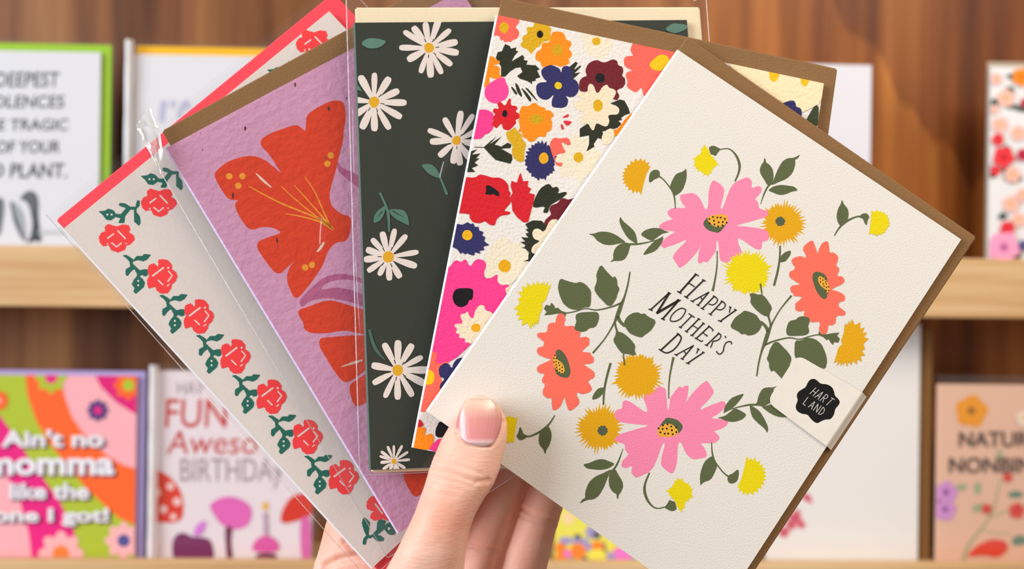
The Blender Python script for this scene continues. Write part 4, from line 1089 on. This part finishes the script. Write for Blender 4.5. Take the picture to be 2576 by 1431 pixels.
c1.art('paper_gap', [stroke([(930,490),(1040,640)], 24, False), stroke([(905,600),(860,640)], 14, False)], PAP, 0, o)
o = c1.art('printed_leaf', [chaikin(stitch([(770,690),(850,760),(840,850),(830,930),(850,960),(900,940),(960,870),(970,760),(1000,725),(1080,740),(1050,830),(1140,760),(1230,900),(1200,935),(1130,930),(1060,850),(960,940),(950,970),(1000,950),(1060,1000),(1040,1025),(960,1025),(900,960),(860,985),(830,975),(800,1010),(795,1070),(760,1080),(770,1000),(815,950),(780,880),(750,770)], 22, 7, 4), 1)], LEAF, 0)
c1.art('paper_gap', dots([(1132, 850)], 20, 10), PAP, 0, o)
envelope((146, 553), (838, -14), (962, 1442), -0.0222, paper((255, 72, 88), 1200.0, 0.15, 0.7, 'coral_paper'), 'coral red envelope behind the cross-stitch rose card')
sleeve((112, 538), (852, -64), (928, 1462), -0.0192, -0.0240, 'clear plastic sleeve round the rose card', sd=8, waves=((.12, .008, .0008, .1, .8),))


# ------------------------------------------------------------------ the hand
def skin_mat():
    m = bpy.data.materials.new('skin'); m.use_nodes = True
    nt = m.node_tree; nd = nt.nodes; b = nd['Principled BSDF']
    tc = nd.new('ShaderNodeTexCoord')
    n1 = nd.new('ShaderNodeTexNoise'); n1.inputs['Scale'].default_value = 60; n1.inputs['Detail'].default_value = 3
    n2 = nd.new('ShaderNodeTexNoise'); n2.inputs['Scale'].default_value = 1300; n2.inputs['Detail'].default_value = 4
    mp = nd.new('ShaderNodeMapping'); mp.inputs['Scale'].default_value = (0.25, 1.0, 1.3); mp.inputs['Rotation'].default_value = (0, R(-20), 0)
    nt.links.new(tc.outputs['Object'], n1.inputs['Vector']); nt.links.new(tc.outputs['Object'], mp.inputs['Vector']); nt.links.new(mp.outputs[0], n2.inputs['Vector'])
    rp = nd.new('ShaderNodeValToRGB'); e = rp.color_ramp.elements
    e[0].position = 0.3; e[0].color = lin((238, 172, 148)) + (1,)
    e[1].position = 0.7; e[1].color = lin((248, 202, 182)) + (1,)
    nt.links.new(n1.outputs['Fac'], rp.inputs[0]); nt.links.new(rp.outputs[0], b.inputs['Base Color'])
    b.inputs['Roughness'].default_value = 0.5
    b.inputs['Specular IOR Level'].default_value = 0.35
    b.inputs['Subsurface Weight'].default_value = 0.35
    b.inputs['Subsurface Radius'].default_value = (1.0, 0.35, 0.2)
    b.inputs['Subsurface Scale'].default_value = 0.003
    bp = nd.new('ShaderNodeBump'); bp.inputs['Strength'].default_value = 0.45; bp.inputs['Distance'].default_value = 0.0004
    nt.links.new(n2.outputs['Fac'], bp.inputs['Height']); nt.links.new(bp.outputs[0], b.inputs['Normal'])
    return m

def nail_mat():
    m = bpy.data.materials.new('fingernail'); m.use_nodes = True
    nt = m.node_tree; nd = nt.nodes; b = nd['Principled BSDF']
    uv = nd.new('ShaderNodeUVMap'); uv.uv_map = 'UVMap'
    sp = nd.new('ShaderNodeSeparateXYZ'); nt.links.new(uv.outputs[0], sp.inputs[0])
    rp = nd.new('ShaderNodeValToRGB'); e = rp.color_ramp.elements
    e[0].position = 0.0; e[0].color = lin((238, 206, 206)) + (1,)
    e[1].position = 1.0; e[1].color = lin((240, 220, 204)) + (1,)
    for ps, c in ((0.12, (236, 200, 202)), (0.22, (222, 140, 140)), (0.48, (226, 150, 144)), (0.66, (236, 190, 170)), (0.86, (234, 200, 178)), (0.93, (244, 222, 202))):
        k = e.new(ps); k.color = lin(c) + (1,)
    nt.links.new(sp.outputs[1], rp.inputs[0]); nt.links.new(rp.outputs[0], b.inputs['Base Color'])
    b.inputs['Roughness'].default_value = 0.24
    b.inputs['Specular IOR Level'].default_value = 0.6
    b.inputs['Coat Weight'].default_value = 0.3; b.inputs['Coat Roughness'].default_value = 0.25
    wv = nd.new('ShaderNodeTexNoise'); wv.inputs['Scale'].default_value = 9
    mp = nd.new('ShaderNodeMapping'); mp.inputs['Scale'].default_value = (3.0, 0.12, 1)
    nt.links.new(uv.outputs[0], mp.inputs[0]); nt.links.new(mp.outputs[0], wv.inputs['Vector'])
    bp = nd.new('ShaderNodeBump'); bp.inputs['Strength'].default_value = 0.25; bp.inputs['Distance'].default_value = 0.0005
    nt.links.new(wv.outputs['Fac'], bp.inputs['Height']); nt.links.new(bp.outputs[0], b.inputs['Normal'])
    return m
SKIN = skin_mat()

def loft(V, Fc, rows, k=24, pw=2.3):
    """rows: (y, xl, xr, n, h) pixel row with its left and right outline, depth offset of the axis and half thickness"""
    base = len(V)
    for (y, xl, xr, n, h) in rows:
        yl, yr = (y if not isinstance(y, tuple) else y[0]), (y if not isinstance(y, tuple) else y[1])
        a, b = pxp(xl, yl, n), pxp(xr, yr, n)
        c, hx = (a + b) / 2, (b - a) / 2
        for i in range(k):
            t = 2 * math.pi * i / k
            cs, sn = math.cos(t), math.sin(t)
            sx = math.copysign(abs(cs) ** (2 / pw), cs); sy = math.copysign(abs(sn) ** (2 / pw), sn)
            V.append(c + hx * sx + PN * (h * sy))
    m = len(rows)
    for r in range(m - 1):
        for i in range(k):
            p = base + r * k + i; q = base + r * k + (i + 1) % k
            Fc.append((p, q, q + k, p + k))
    Fc.append(tuple(base + i for i in range(k))[::-1])
    Fc.append(tuple(base + (m - 1) * k + i for i in range(k)))

THUMB = [(994,1196,1216,.0062,.0012),(997,1186,1224,.0064,.0032),(1003,1176,1234,.0066,.0049),(1012,1166,1245,.0068,.0061),(1026,1158,1260,.0070,.0066),(1045,1149,1270,.0073,.0070),
 (1070,1131,1276,.0076,.0074),(1105,1110,1276,.0080,.0079),(1144,1093,1267,.0086,.0084),(1184,1078,1256,.0092,.0088),(1220,1068,1241,.0097,.0089),(1255,1055,1217,.0100,.0088),(1289,1043,1198,.0102,.0087),
 (1330,1024,1182,.0100,.0090),(1385,997,1172,.0090,.0097),(1431,971,1168,.0070,.0105),(1500,930,1172,.0010,.0125),(1600,870,1200,-.0120,.0160),(1720,830,1260,-.0270,.0190)]
V, Fc = [], []
loft(V, Fc, THUMB)
# palm rising behind the cards at left
loft(V, Fc, [(1160,880,1120,-.0330,.0050),(1200,862,1140,-.0340,.0080),(1260,838,1160,-.0355,.0100),(1320,818,1165,-.0370,.0118),(1375,804,1170,-.0380,.0128),(1431,787,1180,-.0390,.0140),(1520,772,1300,-.0400,.0150),(1620,770,1420,-.0410,.0170),(1760,800,1450,-.0420,.0190),(1950,860,1400,-.0420,.0210),(2150,900,1370,-.0420,.0220)])
NB = -.0338
def finger(rows): loft(V, Fc, [(y, a, b, NB + dn, h) for (y, a, b, h, dn) in rows], 20, 2.0)
finger([(820,1330,1352,.0030,.0012),(835,1318,1372,.0058,.0),(880,1306,1390,.0074,.0),(960,1292,1392,.0080,-.001),(1060,1268,1376,.0084,-.002),(1140,1240,1354,.0082,-.002),(1223,1207,1320,.0083,-.001),(1322,1168,1285,.0086,-.0005),(1431,1138,1248,.0088,-.001),(1560,1130,1280,.0095,-.004),(1660,1130,1300,.0100,-.007)])
finger([(880,1440,1462,.0030,.0012),(895,1428,1478,.0055,.0),(960,1408,1492,.0072,.0),(1060,1380,1480,.0078,-.001),(1150,1345,1455,.0080,-.002),(1230,1318,1429,.0078,-.001),(1276,1305,1417,.0080,.0),(1322,1289,1401,.0081,.0),(1380,1265,1388,.0084,-.001),(1431,1247,1375,.0087,-.002),(1560,1230,1390,.0095,-.005),(1680,1240,1420,.0100,-.008)])
finger([(860,1180,1200,.0030,.0012),(880,1160,1220,.0060,.0),(1000,1130,1230,.0078,.0),(1150,1085,1195,.0083,-.001),(1320,1050,1170,.0085,-.002),(1560,1030,1170,.0095,-.005)])
finger([(960,1040,1060,.0030,.0012),(980,1015,1080,.0060,.0),(1100,985,1085,.0078,-.001),(1260,950,1065,.0083,-.002),(1560,920,1060,.0095,-.006)])
me = bpy.data.meshes.new('hand')
hroot = pxp(1110, 1900, -.04)
me.from_pydata([tuple(v - hroot) for v in V], [], Fc); me.update()
bm = bmesh.new(); bm.from_mesh(me); bmesh.ops.recalc_face_normals(bm, faces=bm.faces[:]); bm.to_mesh(me); bm.free()
tmp = bpy.data.objects.new('tmp_hand', me); col.objects.link(tmp); tmp.location = hroot
rm = tmp.modifiers.new('r', 'REMESH'); rm.mode = 'VOXEL'; rm.voxel_size = 0.0007; rm.adaptivity = 0.0
sm = tmp.modifiers.new('s', 'SMOOTH'); sm.factor = 0.5; sm.iterations = 9
bpy.context.view_layer.update()
dg = bpy.context.evaluated_depsgraph_get()
hm = bpy.data.meshes.new_from_object(tmp.evaluated_get(dg))
bpy.data.objects.remove(tmp)
# creases pressed into the skin
CREASES = [([(1083,1172),(1105,1180),(1130,1187),(1160,1200),(1195,1212),(1228,1208)], 5.5, .00042, 1), ([(1090,1196),(1115,1206),(1150,1212),(1190,1224)], 4.5, .0003, 1), ([(1096,1160),(1130,1163),(1175,1178),(1215,1192)], 4.5, .00022, 1),
 ([(1082,1212),(1120,1222),(1160,1232)], 4.0, .0002, 1), ([(1100,1150),(1140,1150)], 4.0, .00016, 1), ([(1075,1230),(1110,1243),(1150,1246)], 4.0, .00015, 1),
 ([(1147,1090),(1155,1106),(1180,1115),(1208,1121),(1236,1121),(1256,1100),(1266,1060)], 4.5, .00045, 1), ([(1146,1088),(1147,1066),(1153,1042)], 3.5, .0003, 1),
 ([(815,1425),(850,1408),(900,1398),(960,1402)], 9, .0011, -1), ([(870,1360),(890,1385),(940,1400)], 8, .0006, -1),
 ([(1310,1280),(1345,1298),(1395,1312)], 6, .0006, -1), ([(1305,1296),(1345,1310),(1392,1322)], 5, .0004, -1), ([(1180,1372),(1215,1382),(1255,1385)], 6, .0005, -1)]
def project(w):
    d = w - CAM
    z = d.dot(fw)
    return (W / 2 + F * d.dot(rt) / z, H / 2 - F * d.dot(up) / z)
def seg_d(p, a, b):
    ax, ay = b[0] - a[0], b[1] - a[1]
    t = max(0, min(1, ((p[0] - a[0]) * ax + (p[1] - a[1]) * ay) / (ax * ax + ay * ay)))
    return math.hypot(p[0] - a[0] - ax * t, p[1] - a[1] - ay * t)
nrm = [v.normal.copy() for v in hm.vertices]
for v, nn in zip(hm.vertices, nrm):
    if nn.dot(PN) < 0.05: continue
    w = v.co + hroot
    p = project(w)
    if p[1] > 1460: continue
    side = 1 if (w - PO).dot(PN) > -0.012 else -1
    dd = 0
    for ln, wd, dp, sd_ in CREASES:
        if sd_ != side: continue
        m_ = min(seg_d(p, ln[i], ln[i + 1]) for i in range(len(ln) - 1))
        if m_ < wd * 3: dd += dp * (math.exp(-(m_ / wd) ** 2) - 0.2 * math.exp(-((m_ - wd * 1.7) / wd) ** 2))
    if dd: v.co -= nn * dd * 1.4
hm.polygons.foreach_set('use_smooth', [True] * len(hm.polygons))
hm.materials.clear(); hm.materials.append(SKIN)
hand = empty('hand', Matrix.Translation(hroot))
tag(hand, 'bare left hand pinching the fan of cards, thumb in front with an unpainted nail', 'hand')
hm.name = 'skin'
sk = bpy.data.objects.new('skin', hm); col.objects.link(sk); sk.parent = hand

# thumb nail: a curved plate bedded on the thumb tip
def thumb_at(y):
    for i in range(len(THUMB) - 1):
        a, b = THUMB[i], THUMB[i + 1]
        if a[0] <= y <= b[0]:
            t = (y - a[0]) / (b[0] - a[0])
            return tuple(a[j] + (b[j] - a[j]) * t for j in range(5))
    return THUMB[0]
left = [(1202,1119),(1176,1113),(1157,1102),(1149,1084),(1149,1062),(1154,1040),(1162,1020),(1170,1008),(1180,1000),(1190,996)]
right = [(1224,1121),(1240,1116),(1251,1100),(1258,1080),(1262,1060),(1262,1042),(1256,1026),(1246,1013),(1232,1002),(1216,997)]
lf, rg = catmull(left, 3), catmull(right, 3)
Nn = []; NF = []; UVs = []
nc = 16
for j in range(len(lf)):
    for i in range(nc + 1):
        s_ = i / nc
        x = lf[j][0] + (rg[j][0] - lf[j][0]) * s_; y = lf[j][1] + (rg[j][1] - lf[j][1]) * s_
        T = thumb_at(max(1010, y))
        cx = (1149 + 1263) / 2; hw = 61.0
        k = min(.96, abs(x - cx) / hw)
        n = T[3] + T[4] * (0.53 + 0.56 * math.sqrt(1 - k * k)) - (0.00055 if j in (0, 1, 2) else 0) - (0.0003 if i in (0, nc) else 0)
        n -= (x - cx) / 8000.0 * 0.03
        if y < 1012: n = min(n, n - 0.00002 * (1012 - y))
        Nn.append(pxp(x, y, n) - hroot); UVs.append((s_, j / (len(lf) - 1)))
for j in range(len(lf) - 1):
    for i in range(nc):
        a_ = j * (nc + 1) + i
        NF.append((a_, a_ + 1, a_ + nc + 2, a_ + nc + 1))
nail = mesh_obj('thumb_nail', Nn, NF, nail_mat(), hand, True, 'short bare thumb nail with a pale tip')
uvl = nail.data.uv_layers.new(name='UVMap')
for lp in nail.data.loops: uvl.data[lp.index].uv = UVs[lp.vertex_index]
so = nail.modifiers.new('thick', 'SOLIDIFY'); so.thickness = 0.0005; so.offset = -1
